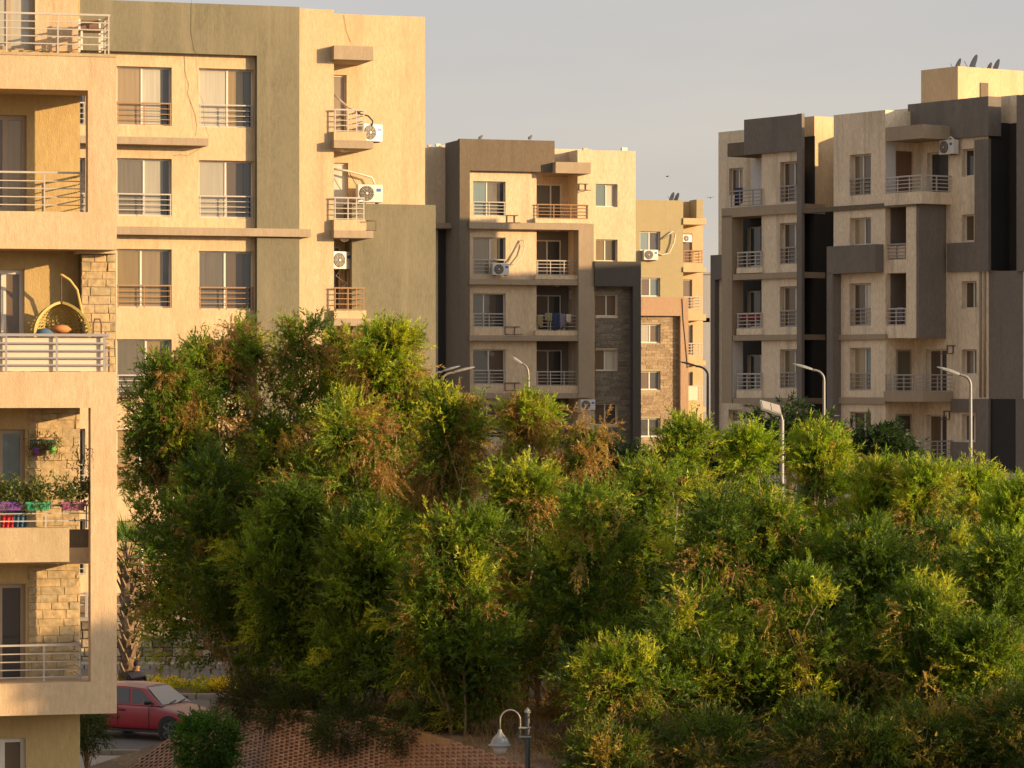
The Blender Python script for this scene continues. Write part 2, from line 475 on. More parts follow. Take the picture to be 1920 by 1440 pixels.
WRNG = random.Random(12)
class Facade:
    """a building: an Empty at its base; local x runs along the front, -y points out of it"""
    def __init__(self, name, label, px, d, theta, zb, cat='apartment block'):
        self.th = R(theta)
        self.O = Vector(((px-960)/F*d, d))
        self.uv = Vector((math.cos(self.th), math.sin(self.th)))
        self.n = Vector((math.sin(self.th), -math.cos(self.th)))
        self.zb = zb
        self.e = empty(name, (self.O.x, self.O.y, zb), self.th, label, cat)
    def uz(self, px, py, w=0.0):
        d = Vector(((px-960)/F, 1.0))
        t = (w + self.O.dot(self.n)) / d.dot(self.n)
        p = d * t
        return (p - self.O).dot(self.uv), EYE - t*(py-720)/F - self.zb
    def rect(self, x0, y0, x1, y1, w):
        xm = (x0+x1)/2
        return self.uz(x0, y0, w)[0], self.uz(x1, y0, w)[0], self.uz(xm, y1, w)[1], self.uz(xm, y0, w)[1]
    def world(self, u, w, z):
        p = self.O + self.uv*u + self.n*w
        return Vector((p.x, p.y, self.zb+z))
    def box(self, name, mat, x0, y0, x1, y1, w0, w1, parent=None, bevel=0.0, zmin=None):
        u0, u1, z0, z1 = self.rect(x0, y0, x1, y1, w1)
        if zmin is not None: z0 = zmin
        return MB().box(u0, u1, -w1, -w0, z0, z1).build(name, mat, parent or self.e, bevel=bevel)
    def wall(self, name, mat, x0, y0, x1, y1, w, thick, openings=(), depth=.18, zmin=None, back=True):
        u0, u1, z0, z1 = self.rect(x0, y0, x1, y1, w)
        if zmin is not None: z0 = zmin
        ops = [self.rect(*o[:4], w) for o in openings]
        us = sorted({u0, u1} | {max(u0, min(u1, v)) for o in ops for v in o[:2]})
        zs = sorted({z0, z1} | {max(z0, min(z1, v)) for o in ops for v in o[2:]})
        m = MB()
        y = -w
        inside = lambda u, z: any(o[0] < u < o[1] and o[2] < z < o[3] for o in ops)
        for j in range(len(zs)-1):
            i = 0
            while i < len(us)-1:
                zc = (zs[j]+zs[j+1])/2
                if inside((us[i]+us[i+1])/2, zc): i += 1; continue
                k = i
                while k < len(us)-1 and not inside((us[k]+us[k+1])/2, zc): k += 1
                m.quad((us[i], y, zs[j]), (us[k], y, zs[j]), (us[k], y, zs[j+1]), (us[i], y, zs[j+1]))
                i = k
        nfront = len(m.f)
        for n_, o in enumerate(ops):
            a, b, c, d = o
            dp = openings[n_][4] if len(openings[n_]) > 4 else depth
            yb = y + dp
            m.quad((a, y, c), (a, y, d), (a, yb, d), (a, yb, c))
            m.quad((b, y, d), (b, y, c), (b, yb, c), (b, yb, d))
            m.quad((a, y, d), (b, y, d), (b, yb, d), (a, yb, d))
            m.quad((b, y, c), (a, y, c), (a, yb, c), (b, yb, c))
        yt = y + thick
        m.quad((u0, y, z1), (u1, y, z1), (u1, yt, z1), (u0, yt, z1))
        m.quad((u1, y, z0), (u1, yt, z0), (u1, yt, z1), (u1, y, z1))
        m.quad((u0, yt, z0), (u0, y, z0), (u0, y, z1), (u0, yt, z1))
        m.quad((u0, y, z0), (u0, yt, z0), (u1, yt, z0), (u1, y, z0))
        thru = any(len(q) > 4 and q[4] >= thick for q in openings)
        if back and thru:                       # the openings go right through
            for fa in [f_ for f_ in m.f[:nfront]]:
                v = [m.v[k] for k in fa]
                m.quad(*[(p[0], yt, p[2]) for p in reversed(v)])
        elif back: m.quad((u1, yt, z0), (u0, yt, z0), (u0, yt, z1), (u1, yt, z1))
        o = m.build(name, mat, self.e)
        return ops, o
    def window(self, o, w, panes=('g_brown', 'g_dark'), frame='white', name='window', split=.5, fw=.055, fan=0.0):
        """sliding window in opening o=(u0,u1,z0,z1); its frame stands at depth w; panes are sub-parts"""
        u0, u1, z0, z1 = o
        y = -w
        m = MB()
        if len(panes) == 2: split += WRNG.uniform(-.06, .06)
        t = .07
        m.box(u0, u0+fw, y, y+t, z0, z1).box(u1-fw, u1, y, y+t, z0, z1)
        m.box(u0+fw, u1-fw, y, y+t, z0, z0+fw).box(u0+fw, u1-fw, y, y+t, z1-fw, z1)
        um = u0 + (u1-u0)*split
        if len(panes) > 1:
            m.box(um-fw*.55, um+fw*.55, y+.004, y+t, z0+fw, z1-fw)
        ob = m.build(name, frame, self.e)
        # the blind back of the opening, so nothing shows through the frame's edge
        edges = [u0+fw*.5, um, u1-fw*.5] if len(panes) == 2 else [u0+fw*.5, u1-fw*.5]
        if len(panes) == 3:
            edges = [u0+fw*.5, u0+(u1-u0)*split*.9, u0+(u1-u0)*(split*.9+.42*(1)), u1-fw*.5]
        for i, p in enumerate(panes):
            q = MB().box(edges[i]+.001, edges[i+1]-.001, y+.03+.012*i, y+.04+.012*i, z0+fw*.5, z1-fw*.5)
            q.build('pane', p, ob)
        return ob
    def railing(self, u0, u1, z0, z1, w, rails=5, posts=(0, .5, 1), mat='rail_w', split=False, ret=None, r=.016, zs=None, bottom=True, name='railing', end='right'):
        y = -w
        H = z1-z0
        if zs is None:
            zs = [z0 + H*(.04 + .96*i/(rails-1)) for i in range(rails)]
        bars = []
        for i, z in enumerate(zs):
            rr = r*1.6 if i == len(zs)-1 else r*.85
            bars.append(('rail', u0, u1, y-rr, y+rr, z-rr*.9, z+rr*.9))
            if ret is not None:
                ue = u1 if end == 'right' else u0
                bars.append(('rail', ue-rr, ue+rr, y+rr, -ret, z-rr*.9, z+rr*.9))
        for p in posts:
            u = u0 + (u1-u0)*p
            u = min(max(u, u0+r), u1-r)
            bars.append(('post', u-r*1.05, u+r*1.05, y-r*.75, y+r*1.05, z0, zs[-1]-.003))
        if ret is not None:
            ue = u1 if end == 'right' else u0
            yy = y + (-ret-y)*.5
            bars.append(('post', ue-r, ue+r, yy-r, yy+r, z0, zs[-1]-.003))
        if split:
            top = [b for b in bars if b[0] == 'rail'][(len(zs)-1)*(2 if ret is not None else 1)]
            bars.remove(top)
            ob = MB().box(*top[1:]).build(name, mat, self.e)
            for b in bars:
                cube_obj(b[0], mat, ob, *b[1:])
        else:
            m = MB()
            for b in bars: m.box(*b[1:])
            ob = m.build(name, mat, self.e)
        return ob
    def prail(self, x0, y0, x1, y1, w, **k):
        return self.railing(*self.rect(x0, y0, x1, y1, w), w, **k)

def cladding(f, name, mat, u0, u1, z0, z1, w, holes, course=.16, seed=1, stones=None, parent=None, lmin=.3, lmax=.65):
    """split-stone facing laid in courses; either one joined 'stuff' part or one object per stone"""
    rng = random.Random(seed)
    m = MB()
    z = z0
    while z < z1-.02:
        h = min(course*rng.uniform(.85, 1.15), z1-z)
        u = u0 - rng.uniform(0, .3)
        while u < u1-.02:
            L = rng.uniform(lmin, lmax)
            a, b = max(u, u0), min(u+L, u1)
            u += L
            c, d = z, z+h
            for (ha, hb, hc, hd) in holes:
                if d > hc+.01 and c < hd-.01 and b > ha and a < hb:
                    if a < ha and b > hb: b = ha
                    elif a < ha: b = ha
                    elif b > hb: a = hb
                    else: a = b
            if b-a < .03: continue
            g = .003
            p = rng.uniform(.010, .024)
            ch = .009
            A, B, C_, D = a+g, b-g, c+g, d-g
            j = lambda: rng.uniform(-.012, .012)
            y0, y1 = -w-p, -w
            vs = [(A, y1, C_), (B, y1, C_), (B, y1, D), (A, y1, D), (A, y0+ch, C_), (B, y0+ch, C_), (B, y0+ch, D), (A, y0+ch, D),
                  (A+ch, y0+j(), C_+ch), (B-ch, y0+j(), C_+ch), (B-ch, y0+j(), D-ch), (A+ch, y0+j(), D-ch)]
            fs = [(0, 1, 5, 4), (1, 2, 6, 5), (2, 3, 7, 6), (3, 0, 4, 7), (4, 5, 9, 8), (5, 6, 10, 9), (6, 7, 11, 10), (7, 4, 8, 11), (8, 9, 10, 11)]
            if stones:
                q = MB(); q.v = vs; q.f = fs
                q.build('stone', mat, parent or f.e)
            else:
                n = len(m.v)
                m.v += vs
                m.f += [tuple(n+k for k in t) for t in fs]
        z += h
    if not stones:
        o = m.build(name, mat, parent or f.e)
        o['kind'] = 'stuff'
        return o

def hang(f, px, py, w):
    u, z = f.uz(px, py, w)
    return f.world(u, w, z)
# ================================================================== large structure
ROADX = -7.3
def sstep(a, b, x):
    t = min(1, max(0, (x-a)/(b-a)))
    return t*t*(3-2*t)
CREST = [(-13.0, 77.0, -.2), (-9.93, 76.0, .44), (-9.07, 76.0, .72), (-8.21, 76.0, 1.01), (-7.72, 76.0, 1.21), (-6.5, 75.7, 1.90), (-5.1, 72.6, 2.1), (-2.67, 70.5, 2.1), (-2.06, 69.0, 2.1), (.4, 62.0, 2.1), (3, 57, 2.1), (8, 52, 2.1), (60, 40, 2.1)]
def crest(x):
    if x <= CREST[0][0]: return CREST[0][1], CREST[0][2]
    for a, b in zip(CREST, CREST[1:]):
        if a[0] <= x <= b[0]:
            t = (x-a[0])/(b[0]-a[0])
            return a[1]+(b[1]-a[1])*t, a[2]+(b[2]-a[2])*t
    return CREST[-1][1], CREST[-1][2]
def base_z(y):
    return .65*min(1, max(0, (y-88)/13.5))
def gz(x, y):
    """height of the ground"""
    yc, zc = crest(x)
    road = base_z(y)
    if y > 102.0:
        road = road + (2.6-.65)*sstep(102.05, 102.6, y)
    if y < yc:                                         # front face of the bank
        z = zc - .72*(yc-y)
        return max(z, -.15)
    plate = 2.1 + .5*sstep(92, 104, y)
    if x > ROADX+.9 and y >= yc:
        return plate
    back = max(road, zc - .6*(y-yc))
    t = sstep(ROADX-.3, ROADX+.9, x)
    return back + (plate-back)*t if y > 76 else back

def build_terrain():
    xs = [-2500, -1200, -500, -200, -100, -60, -40] + list(np.arange(-30, -16, 1.0)) + list(np.arange(-16, 6, .4)) + list(np.arange(6, 40, 2.0)) + [45, 60, 100, 200, 500, 1200, 2500]
    ys = [-400, -100, 0, 30, 45] + list(np.arange(50, 62, 1.0)) + list(np.arange(62, 104, .4)) + [104, 106, 110, 120, 150, 200, 300, 600, 1500, 5000]
    v = [(x, y, gz(x, y)) for y in ys for x in xs]
    nx = len(xs)
    f = [(j*nx+i, j*nx+i+1, (j+1)*nx+i+1, (j+1)*nx+i) for j in range(len(ys)-1) for i in range(nx-1)]
    m = MB(); m.v = v; m.f = f
    o = m.build('ground', 'earth', None, smooth=True)
    o['kind'] = 'structure'
build_terrain()

def sheet(name, mat, pts_lr, dz, kind='structure'):
    """a strip that follows the ground: list of (left xy, right xy)"""
    m = MB()
    for (l, r) in pts_lr:
        n = 12
        for i in range(n+1):
            x = l[0]+(r[0]-l[0])*i/n; y = l[1]+(r[1]-l[1])*i/n
            m.v.append((x, y, base_z(y)+dz))
    for j in range(len(pts_lr)-1):
        for i in range(12):
            a = j*13+i
            m.f.append((a, a+1, a+14, a+13))
    o = m.build(name, mat, None)
    if kind: o['kind'] = kind
    return o
sheet('road', 'asphalt', [((-40, y), (-7.2, y)) for y in (83.2, 85, 88, 91, 94.3)], .012)
sheet('road', 'asphalt', [((-40, y), (-7.2, y)) for y in (96.7, 98, 99.5, 100.6)], .02)
sheet('pavement', 'pavement', [((-40, y), (-7.2, y)) for y in (100.75, 101.5)], .13)
sheet('pavement', 'pavement', [((-40, y+.6), (-8.2, y)) for y in (79.2, 80, 81, 82.2)], .06)
sheet('planted_median', 'earth', [((-40, y), (-7.2, y)) for y in (94.5, 95.4, 96.5)], .13)
def kerb(y, h=.15, w=.16, name='kerb'):
    m = MB()
    x = -40
    while x < -7.4:
        m.box(x, x+.97, y-w/2, y+w/2, base_z(y)-.1, base_z(y)+h)
        x += 1.0
    o = m.build(name, 'kerb', None, bevel=.01)
    o['kind'] = 'structure'
kerb(94.4); kerb(96.6); kerb(100.68, .17); kerb(82.9, .13)

# the perforated red pavers that hold the bank
def build_bank():
    m = MB()
    p = .112
    def surf(x, s):
        yc, zc = crest(x)
        return Vector((x, yc - s*.81, zc - s*.585 + .03))
    def span(x0, x1, s0, s1, h):
        a, b, c, d = surf(x0, s0), surf(x1, s0), surf(x1, s1), surf(x0, s1)
        up = Vector((0, -.58*h, .81*h))
        n = len(m.v)
        m.v += [tuple(q) for q in (a, b, c, d)] + [tuple(q+up) for q in (a, b, c, d)]
        m.f += [(n+4, n+7, n+6, n+5), (n, n+4, n+5, n+1), (n+1, n+5, n+6, n+2), (n+2, n+6, n+7, n+3), (n+3, n+7, n+4, n)]
    x = -9.2
    rng = random.Random(5)
    col = 0
    while x < 1.4:
        s = .05 + (p*.5 if col % 2 else 0)
        smax = 3.1
        # a row of stepped bricks with an open cell after each
        while s < smax:
            if not (x < -8.0 and s < (-8.0-x)*.7):
                j = rng.uniform(-.004, .004)
                span(x+.044, x+p+.044, s+j, s+p*.42+j, .05+rng.uniform(-.004, .006))
                span(x, x+.042, s+j, s+p*.97+j, .044+rng.uniform(-.004, .004))
            s += p
        x += p
        col += 1
    o = m.build('brick_bank', 'paver', None)
    tag(o, 'sloping bank faced with perforated red brick pavers below the trees', 'brick bank', kind='stuff')
    # concrete kerb pieces along the top of the bank
    for a, b in (((-5.0, 72.45), (-4.35, 71.95)), ((-3.1, 70.85), (-2.2, 69.2)), ((-1.9, 68.4), (-1.2, 66.5))):
        k = MB()
        d = Vector((b[0]-a[0], b[1]-a[1])); L = d.length
        k.box(0, L, -.06, .06, -.2, .07)
        ob = k.build('kerb', 'terracotta', None, bevel=.015)
        ob.location = (a[0], a[1], gz(a[0], a[1]) + .06); ob.rotation_euler = (0, 0, math.atan2(d.y, d.x)); ob['kind'] = 'structure'
build_bank()

# ------------------------------------------------------------------ A: near block on the left
fA = Facade('balcony_house', 'near pale apartment block at the left edge with deep sunlit balconies', 219, 61.0, 14, 0.0)
LE = -420
fA.wall('front_frame', 'cream', LE, 97, 219, 465, 0, .36, [(-250, 165, 165, 395, .36)])
fA.wall('front_frame', 'cream', LE, 697, 219, 1345, 0, .36, [(-250, 765, 170, 1283, .36)])
fA.box('floor_slab', 'cream', LE, 99, 218, 165, -1.42, -.363)
fA.box('floor_slab', 'cream', LE, 395, 218, 465, -1.42, -.363)
fA.box('floor_slab', 'cream', LE, 699, 218, 765, -1.42, -.363)
fA.box('floor_slab', 'cream', LE, 1283, 218, 1345, -1.42, -.363)
fA.box('balcony_parapet', 'patch', LE, 992, 130, 1057, -.42, -.12)
fA.box('floor_slab', 'cream', LE, 1030, 168, 1060, -1.42, -.425)
fA.box('balcony_parapet', 'taupe', 129.7, 993, 167, 1057, -.60, -.46)
fA.box('plaster_edge', 'patch', LE, 94, 218.5, 99.5, -.3, .022)
WA = -1.42
dA = [(-60, -150, 65, 93), (-60, 215, 50, 395), (-60, 505, 46, 696), (-60, 805, 47, 1030), (-60, 1095, 48, 1283), (-60, 1385, 48, 1490)]
opsA, backA = fA.wall('back_wall', 'yellow_in', LE, -170, 150, 1700, WA, 9.0, dA, .16, zmin=0)
pA = [('g_sky', 'g_sky'), ('g_brown', 'g_tan'), ('g_tan', 'g_brown'), ('g_grey', 'g_teal'), ('g_grey', 'g_dark'), ('g_tan', 'g_brown')]
for o, p in zip(opsA, pA):
    fA.window(o, WA-.12, p, frame='bronze' if p[0] != 'g_tan' else 'white', fw=.085, split=.62, name='balcony_door')
fA.box('top_wall', 'cream', 66, -170, 146, 96, WA-.2, WA+.03)
# split-stone facing, each stone its own part
for (y0, y1, sd) in ((766, 1000, 3), (1062, 1283, 7)):
    u0, u1, z0, z1 = fA.rect(53, y0, 149.5, y1, WA)
    cladding(fA, 'stone', 'stone_a', u0, u1, z0, z1, WA, [], .155, sd, stones=True, lmin=.24, lmax=.5)
fA.box('stone_pier', 'taupe', 152, 475, 217, 700, WA, -1.0)
u0, u1, z0, z1 = fA.rect(152.5, 477, 216.5, 698, -1.0)
cladding(fA, 'stone', 'stone_a', u0, u1, z0, z1, -1.0, [], .155, 11, stones=True, lmin=.22, lmax=.42)
fA.box('pier_cornice', 'cream', 145, 463.5, 216, 475, WA, -.7)
# railings
u0, u1, z0, z1 = fA.rect(-300, 24, 205, 96, -.1)
zz = lambda y, w=-.1, x=60: fA.uz(x, y, w)[1]
fA.railing(u0, u1, z0, z1, -.1, zs=[zz(y) for y in (81, 67, 53, 39.5, 25)], posts=(.02, .2, .41, .614, .806, .998), split=True, r=.0125, ret=-1.4, mat='rail_w')
u0, u1, z0, z1 = fA.rect(-240, 323, 158, 395, -.42)
fA.railing(u0, u1, z0, z1, -.42, zs=[zz(y, -.42) for y in (384, 369, 353, 339, 323)], posts=(.02, .3, .56, .81, .985), split=True, r=.0125, ret=-1.4, mat='rail_w')
u0, u1, z0, z1 = fA.rect(-300, 627, 203, 697, -.05)
fA.railing(u0, u1, z0, z1, -.05, zs=[zz(y, -.05) for y in (684, 671, 657, 643, 628)], posts=(.0, .2, .41, .615, .805, .985), split=True, ret=-1.0, mat='rail_g', r=.018)
fA.box('rail_board', 'board', -300, 632, 196, 696, -.16, -.13)
u0, u1, z0, z1 = fA.rect(-240, 948, 166, 992, -.3)
fA.railing(u0, u1, z0, z1, -.3, zs=[zz(y, -.3) for y in (977, 963, 948)], posts=(.02, .3, .55, .8, .99), split=True, r=.0125, mat='rail_w')
u0, u1, z0, z1 = fA.rect(-240, 1209, 152, 1283, -.42)
fA.railing(u0, u1, z0, z1, -.42, zs=[zz(y, -.42) for y in (1270, 1256, 1241, 1226, 1210)], posts=(.02, .3, .56, .82, .997), split=True, r=.0125, ret=-1.4, mat='rail_w')
u0, u1, z0, z1 = fA.rect(152, 1180, 168, 1283, -1.3)
fA.box('socket_box', 'white', 90, 1268, 101, 1276, -1.4, -1.33)

# ------------------------------------------------------------------ B: tall block behind it
fB = Facade('khaki_frame_house', 'tall sunlit block with olive frame and stacked corner balconies, second from left', 480, 106.0, 18, 2.6)
fB.box('dark_frame', 'olive', -150, 0, 561, 95.5, -.9, 0)
fB.box('dark_frame', 'olive', 482, 96, 561, 1115, -.9, -.002, zmin=0)
rows = [(125, 235), (297, 405), (467, 577), (636, 745), (806, 915), (976, 1080)]
opB = []
for i, (a, b) in enumerate(rows):
    k = 4 if i < 3 else 1
    opB.append((219, a, 322, b)); opB.append((373, a+k, 476, b+k)); opB.append((60, a-2, 160, b-2))
ops, _ = fB.wall('inner_wall', 'cream_b', -150, 90, 482, 1115, -.28, .6, opB, .2, zmin=0)
stB = [('g_tan', 'g_sky'), ('g_sky', 'g_ochre'), ('g_tan', 'g_sky'),
       ('g_grey', 'g_sky'), ('g_sky', 'g_brown'), ('g_tan', 'g_sky'),
       ('g_ochre', 'g_tan'), ('g_grey', 'g_brown'), ('g_tan', 'g_sky'),
       ('g_grey', 'g_ochre'), ('g_tan', 'g_brown'), ('g_tan', 'g_sky'),
       ('g_tan', 'g_brown'), ('g_grey', 'g_brown'), ('g_tan', 'g_sky'),
       ('g_tan', 'g_brown'), ('g_grey', 'g_brown'), ('g_tan', 'g_sky')]
rmB = ['rail_b', 'rail_w', 'rail_w', 'rail_w', 'rail_w', 'rail_w', 'rail_b', 'rail_b', 'rail_w', 'rail_w', 'rail_w', 'rail_w', 'rail_b', 'rail_w', 'rail_w', 'rail_b', 'rail_w', 'rail_w']
for o, p, rm in zip(ops, stB, rmB):
    w_ = fB.window(o, -.28-.2, p)
    if p[1] in ('g_sky', 'g_brown', 'g_dark', 'g_ochre', 'g_tan'):             # narrow dark glass strip down the right edge of the window
        u0, u1, z0, z1 = o
        MB().box(u1-.30, u1-.06, .28+.2+.022, .28+.2+.03, z0+.06, z1-.06).build('pane', 'g_dark', w_)
    fB.railing(o[0]+.01, o[1]-.01, o[2], o[2]+(o[3]-o[2])*.38, -.30, rails=5, posts=(.02, .5, .985), mat=rm, split=True, r=.015)
fB.box('ledge', 'ledge', 100, 256, 391, 270, -.3, .3)
fB.box('ledge', 'ledge', 100, 426, 583, 441, -.3, .2)
fB.box('corner_wall', 'cream_b', 561.3, 17, 626, 1115, -1.0, -.08, zmin=0)
doB = [(604, 140, 650, 247), (604, 305, 653, 413), (600, 462, 640, 582), (600, 630, 640, 745)]
ops, _ = fB.wall('rear_wall', 'cream_b', 590, 28, 797, 1115, -1.45, 10, doB, .12, zmin=0)
for o, p in zip(ops, [('g_tan',), ('g_sky',), ('g_brown',), ('g_dark',)]):
    fB.window(o, -1.45-.12, p, name='balcony_door', frame='white')
fB.box('dark_plate', 'olive', 660, 383, 817, 1115, -1.9, -.55, zmin=0)
for y0, y1 in ((86, 112), (263, 278), (432, 446), (597, 611), (765, 780)):
    fB.box('balcony_slab', 'ledge', 626.3, y0, 700, y1, -1.44, .34)
for y0, y1 in ((247, 263), (412, 432), (582, 597), (750, 765)):
    fB.box('balcony_upstand', 'cream_b', 626.3, y0, 687, y1, -1.44, .16)
for y0, y1, mt in ((206, 247, 'rail_w'), (371, 412, 'rail_w'), (540, 582, 'rail_b'), (708, 750, 'rail_w')):
    fB.prail(626.5, y0, 683, y1, .1, rails=5, posts=(.03, .46, .74, .99), mat=mt, split=True, ret=-1.4, r=.017)
for y in (279, 447, 612):
    u, z = fB.uz(646, y, -.4)
    MB().lathe([(.16, 0), (.15, -.05), (.1, -.1), (0, -.12)], 12, (u, .4, z)).build('ceiling_lamp', 'lens', fB.e, smooth=True)
# thin cracks and cables down the front
def wire(f, name, pts, r, mat, w, seg=5, parent=None):
    q = []
    for p in pts:
        ww = p[2] if len(p) > 2 else w
        u, z = f.uz(p[0], p[1], ww); q.append((u, -ww, z))
    return MB().tube(q, r, seg).build(name, mat, parent or f.e, smooth=True)
wire(fB, 'cable', [(359, -20), (358, 60), (363, 90), (367, 100), (371, 170), (380, 190), (383, 232), (391, 256)], .004, 'pipe_b', .012)
wire(fB, 'cable', [(346, 106, -.27), (348, 140, -.27), (354, 160, -.27), (352, 175, -.27), (366, 215, -.27), (369, 235, -.27), (367, 254, -.27)], .004, 'rust', -.27)
wire(fB, 'cable', [(382, 262, -.27), (380, 275, -.27), (352, 292, -.27), (336, 290, -.27), (325, 292, -.27)], .005, 'rust', -.27)
wire(fB, 'cable', [(645, 28, -1.43), (649, 55, -1.43), (658, 80, -1.43)], .005, 'rust', -1.43)
wire(fB, 'hose', [(626, 178, -1.2), (640, 190, -.9), (655, 203, -.6), (664, 206, .1)], .035, 'pipe_w', -.3)
wire(fB, 'hose', [(664, 206, -.6), (676, 214, -.6), (690, 217, -.6), (699, 227, -.6), (697, 236, -.6)], .03, 'pipe_b', -.6)
wire(fB, 'hose', [(626, 317, -1.2), (650, 320, -1.2), (680, 328, -1.2), (697, 333, -1.2), (703, 346, -1.2)], .035, 'pipe_w', -1.2)
wire(fB, 'hose', [(655, 324, -1.2), (664, 340, -1.2), (675, 358, -1.2)], .012, 'pipe_b', -1.2)
wire(fB, 'hose', [(640, 505, -1.0), (630, 517, -1.0), (640, 525, -1.0), (650, 530, -1.0), (640, 545, -1.0)], .015, 'pipe_w', -1.0)
wire(fB, 'bracket', [(686, 414, .3), (705, 414, .3), (705, 432, .3), (686, 432, .3)], .018, 'rust', .3)

# ------------------------------------------------------------------ C: middle block
fC = Facade('brown_frame_house', 'mid-distance block with brown frame, half in shadow, in the middle of the row', 880, 172.0, 17, 2.6)
fC.box('top_band', 'taupe', 862, 262, 1040, 321, -.24, .14)
fC.box('frame_leg', 'taupe', 862, 262, 881, 961, -2.6, .142, zmin=0)
colx = (887, 948)
rws = [(340, 405), (445, 515), (550, 614), (655, 721), (757, 822), (862, 926)]
ops, _ = fC.wall('front_wall', 'cream_c', 880, 300, 1006, 961, -.2, 1.5, [(colx[0], a, colx[1], b) for a, b in rws], .2, zmin=0)
stC = [('g_teal', 'g_grey'), ('g_tan', 'g_grey'), ('g_grey', 'g_brown', 'g_dark'), ('g_grey', 'g_brown'), ('g_brown', 'g_dark'), ('g_brown', 'g_dark')]
for i, (o, p) in enumerate(zip(ops, stC)):
    w_ = fC.window(o, -.4, p, fw=.06, split=.5 if len(p) == 2 else .35)
    if i < 2:
        MB().box(o[1]-.36, o[1]-.07, .42, .43, o[2]+.06, o[3]-.06).build('pane', 'g_dark', w_)
    fC.railing(o[0]+.01, o[1]-.01, o[2], o[2]+(o[3]-o[2])*.40, -.23, rails=5, posts=(.02, .5, .98), mat='rail_w', r=.02)
fC.wall('side_wall', 'cream_c', 790, 276, 866, 961, -2.62, 9, (), zmin=0)
fC.box('side_ledge', 'ledge', 815, 418, 866, 428, -2.6, -1.4)
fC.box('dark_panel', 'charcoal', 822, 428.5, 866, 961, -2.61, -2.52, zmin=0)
fC.box('beam', 'ledge', 880.2, 418, 1113.5, 430, -1.6, .26)
fC.box('pillar', 'ledge', 1085, 430.3, 1113.5, 746, -.6, .262)
for y0, y1 in ((524, 534), (629, 639), (737, 747), (842, 852)):
    fC.box('beam', 'ledge', 880.2, y0, 1085, y1, -1.68, .2)
for y0, y1 in ((516, 524), (620, 629), (723, 737)):
    fC.box('balcony_upstand', 'cream_c', 1004, y0, 1085, y1, -.3, .12)
fC.box('balcony_upstand', 'cream_c', 1004, 410, 1104, 418.5, -1.6, .13)
dC = [(992, 345, 1054, 412), (992, 450, 1053, 518), (992, 553, 1053, 622), (992, 656, 1055, 726), (992, 757, 1055, 832)]
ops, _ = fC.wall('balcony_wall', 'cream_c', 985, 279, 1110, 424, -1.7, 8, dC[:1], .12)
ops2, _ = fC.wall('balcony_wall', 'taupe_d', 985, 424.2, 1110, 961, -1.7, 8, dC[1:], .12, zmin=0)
ops = ops + ops2
for o, p in zip(ops, [('g_grey', 'g_grey'), ('g_grey', 'g_dark'), ('g_brown', 'g_dark'), ('g_brown', 'g_dark'), ('g_dark', 'g_grey')]):
    fC.window(o, -1.82, p, name='balcony_door', fw=.07, split=.62)
opR = [(1117, 345, 1158, 388), (1117, 449, 1158, 490), (1117, 552, 1158, 593), (1117, 655, 1158, 695), (1117, 757, 1158, 797), (1117, 860, 1158, 900)]
ops, _ = fC.wall('right_wall', 'cream_c', 1083, 282, 1192, 961, -.1, 10, opR, .2, zmin=0)
for o, p in zip(ops, [('g_teal', 'g_sky'), ('g_tan', 'g_grey'), ('g_brown', 'g_brown'), ('g_brown', 'g_sky'), ('g_brown', 'g_dark'), ('g_brown', 'g_dark')]):
    fC.window(o, -.28, p, fw=.06)
fC.box('canopy', 'ledge', 1042, 304, 1108, 325, -1.68, .7)
fC.prail(1006.5, 384, 1103, 410, -.05, rails=5, posts=(.02, .33, .66, .99), mat='rail_b', r=.02, ret=-1.5)
for y0, y1 in ((489, 516), (592, 620), (697, 723)):
    fC.prail(1006.5, y0, 1084, y1, -.24, rails=5, posts=(.02, .33, .66, .98), mat='rail_w', r=.02)
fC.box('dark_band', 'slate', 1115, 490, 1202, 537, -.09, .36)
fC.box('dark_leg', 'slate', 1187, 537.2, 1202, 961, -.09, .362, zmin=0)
u0, u1, z0, z1 = fC.rect(1115, 537, 1187, 961, -.1)
cladding(fC, 'stone_facing', 'stone_c', u0, u1, 0, z1, -.1, [fC.rect(*o, -.1) for o in opR[2:]], .17, 21)
def bracket(f, x0, y0, x1, y1, w, mat='rust'):
    a = f.uz(x0, y1, w); b = f.uz(x1, y0, w)
    m = MB()
    y = -w; dpt = .45
    um = (a[0]+b[0])/2 + .12
    for u in (a[0], um):
        m.box(u-.02, u+.02, y-.02, y+.02, a[1], b[1])
        m.box(u-.02, u+.02, y-dpt, y-.02, a[1]-.02, a[1]+.02)
    m.box(a[0]-.02, b[0], y-.022, y+.02, b[1]-.02, b[1]+.02)
    m.box(a[0]-.02, b[0], y-dpt-.02, y-dpt+.02, a[1]-.022, a[1]+.018)
    return m.build('bracket', mat, f.e)
bracket(fC, 951, 404, 971, 418, -.17); bracket(fC, 1086, 345, 1103, 357, -.07); bracket(fC, 947, 613, 975, 627, -.17); bracket(fC, 947, 718, 975, 732, -.17)
wire(fC, 'hose', [(952, 492, -.12), (966, 470, -.12), (976, 452, -.1), (981, 449, -.02), (984, 462, 0), (980, 478, .02), (968, 494, .04), (956, 497, .1)], .035, 'pipe_w', 0)
for y in (430.5, 534.5):
    u, z = fC.uz(1045, y, -.7)
    MB().lathe([(.14, 0), (.12, -.06), (0, -.1)], 10, (u, .7, z)).build('ceiling_lamp', 'lens', fC.e, smooth=True)

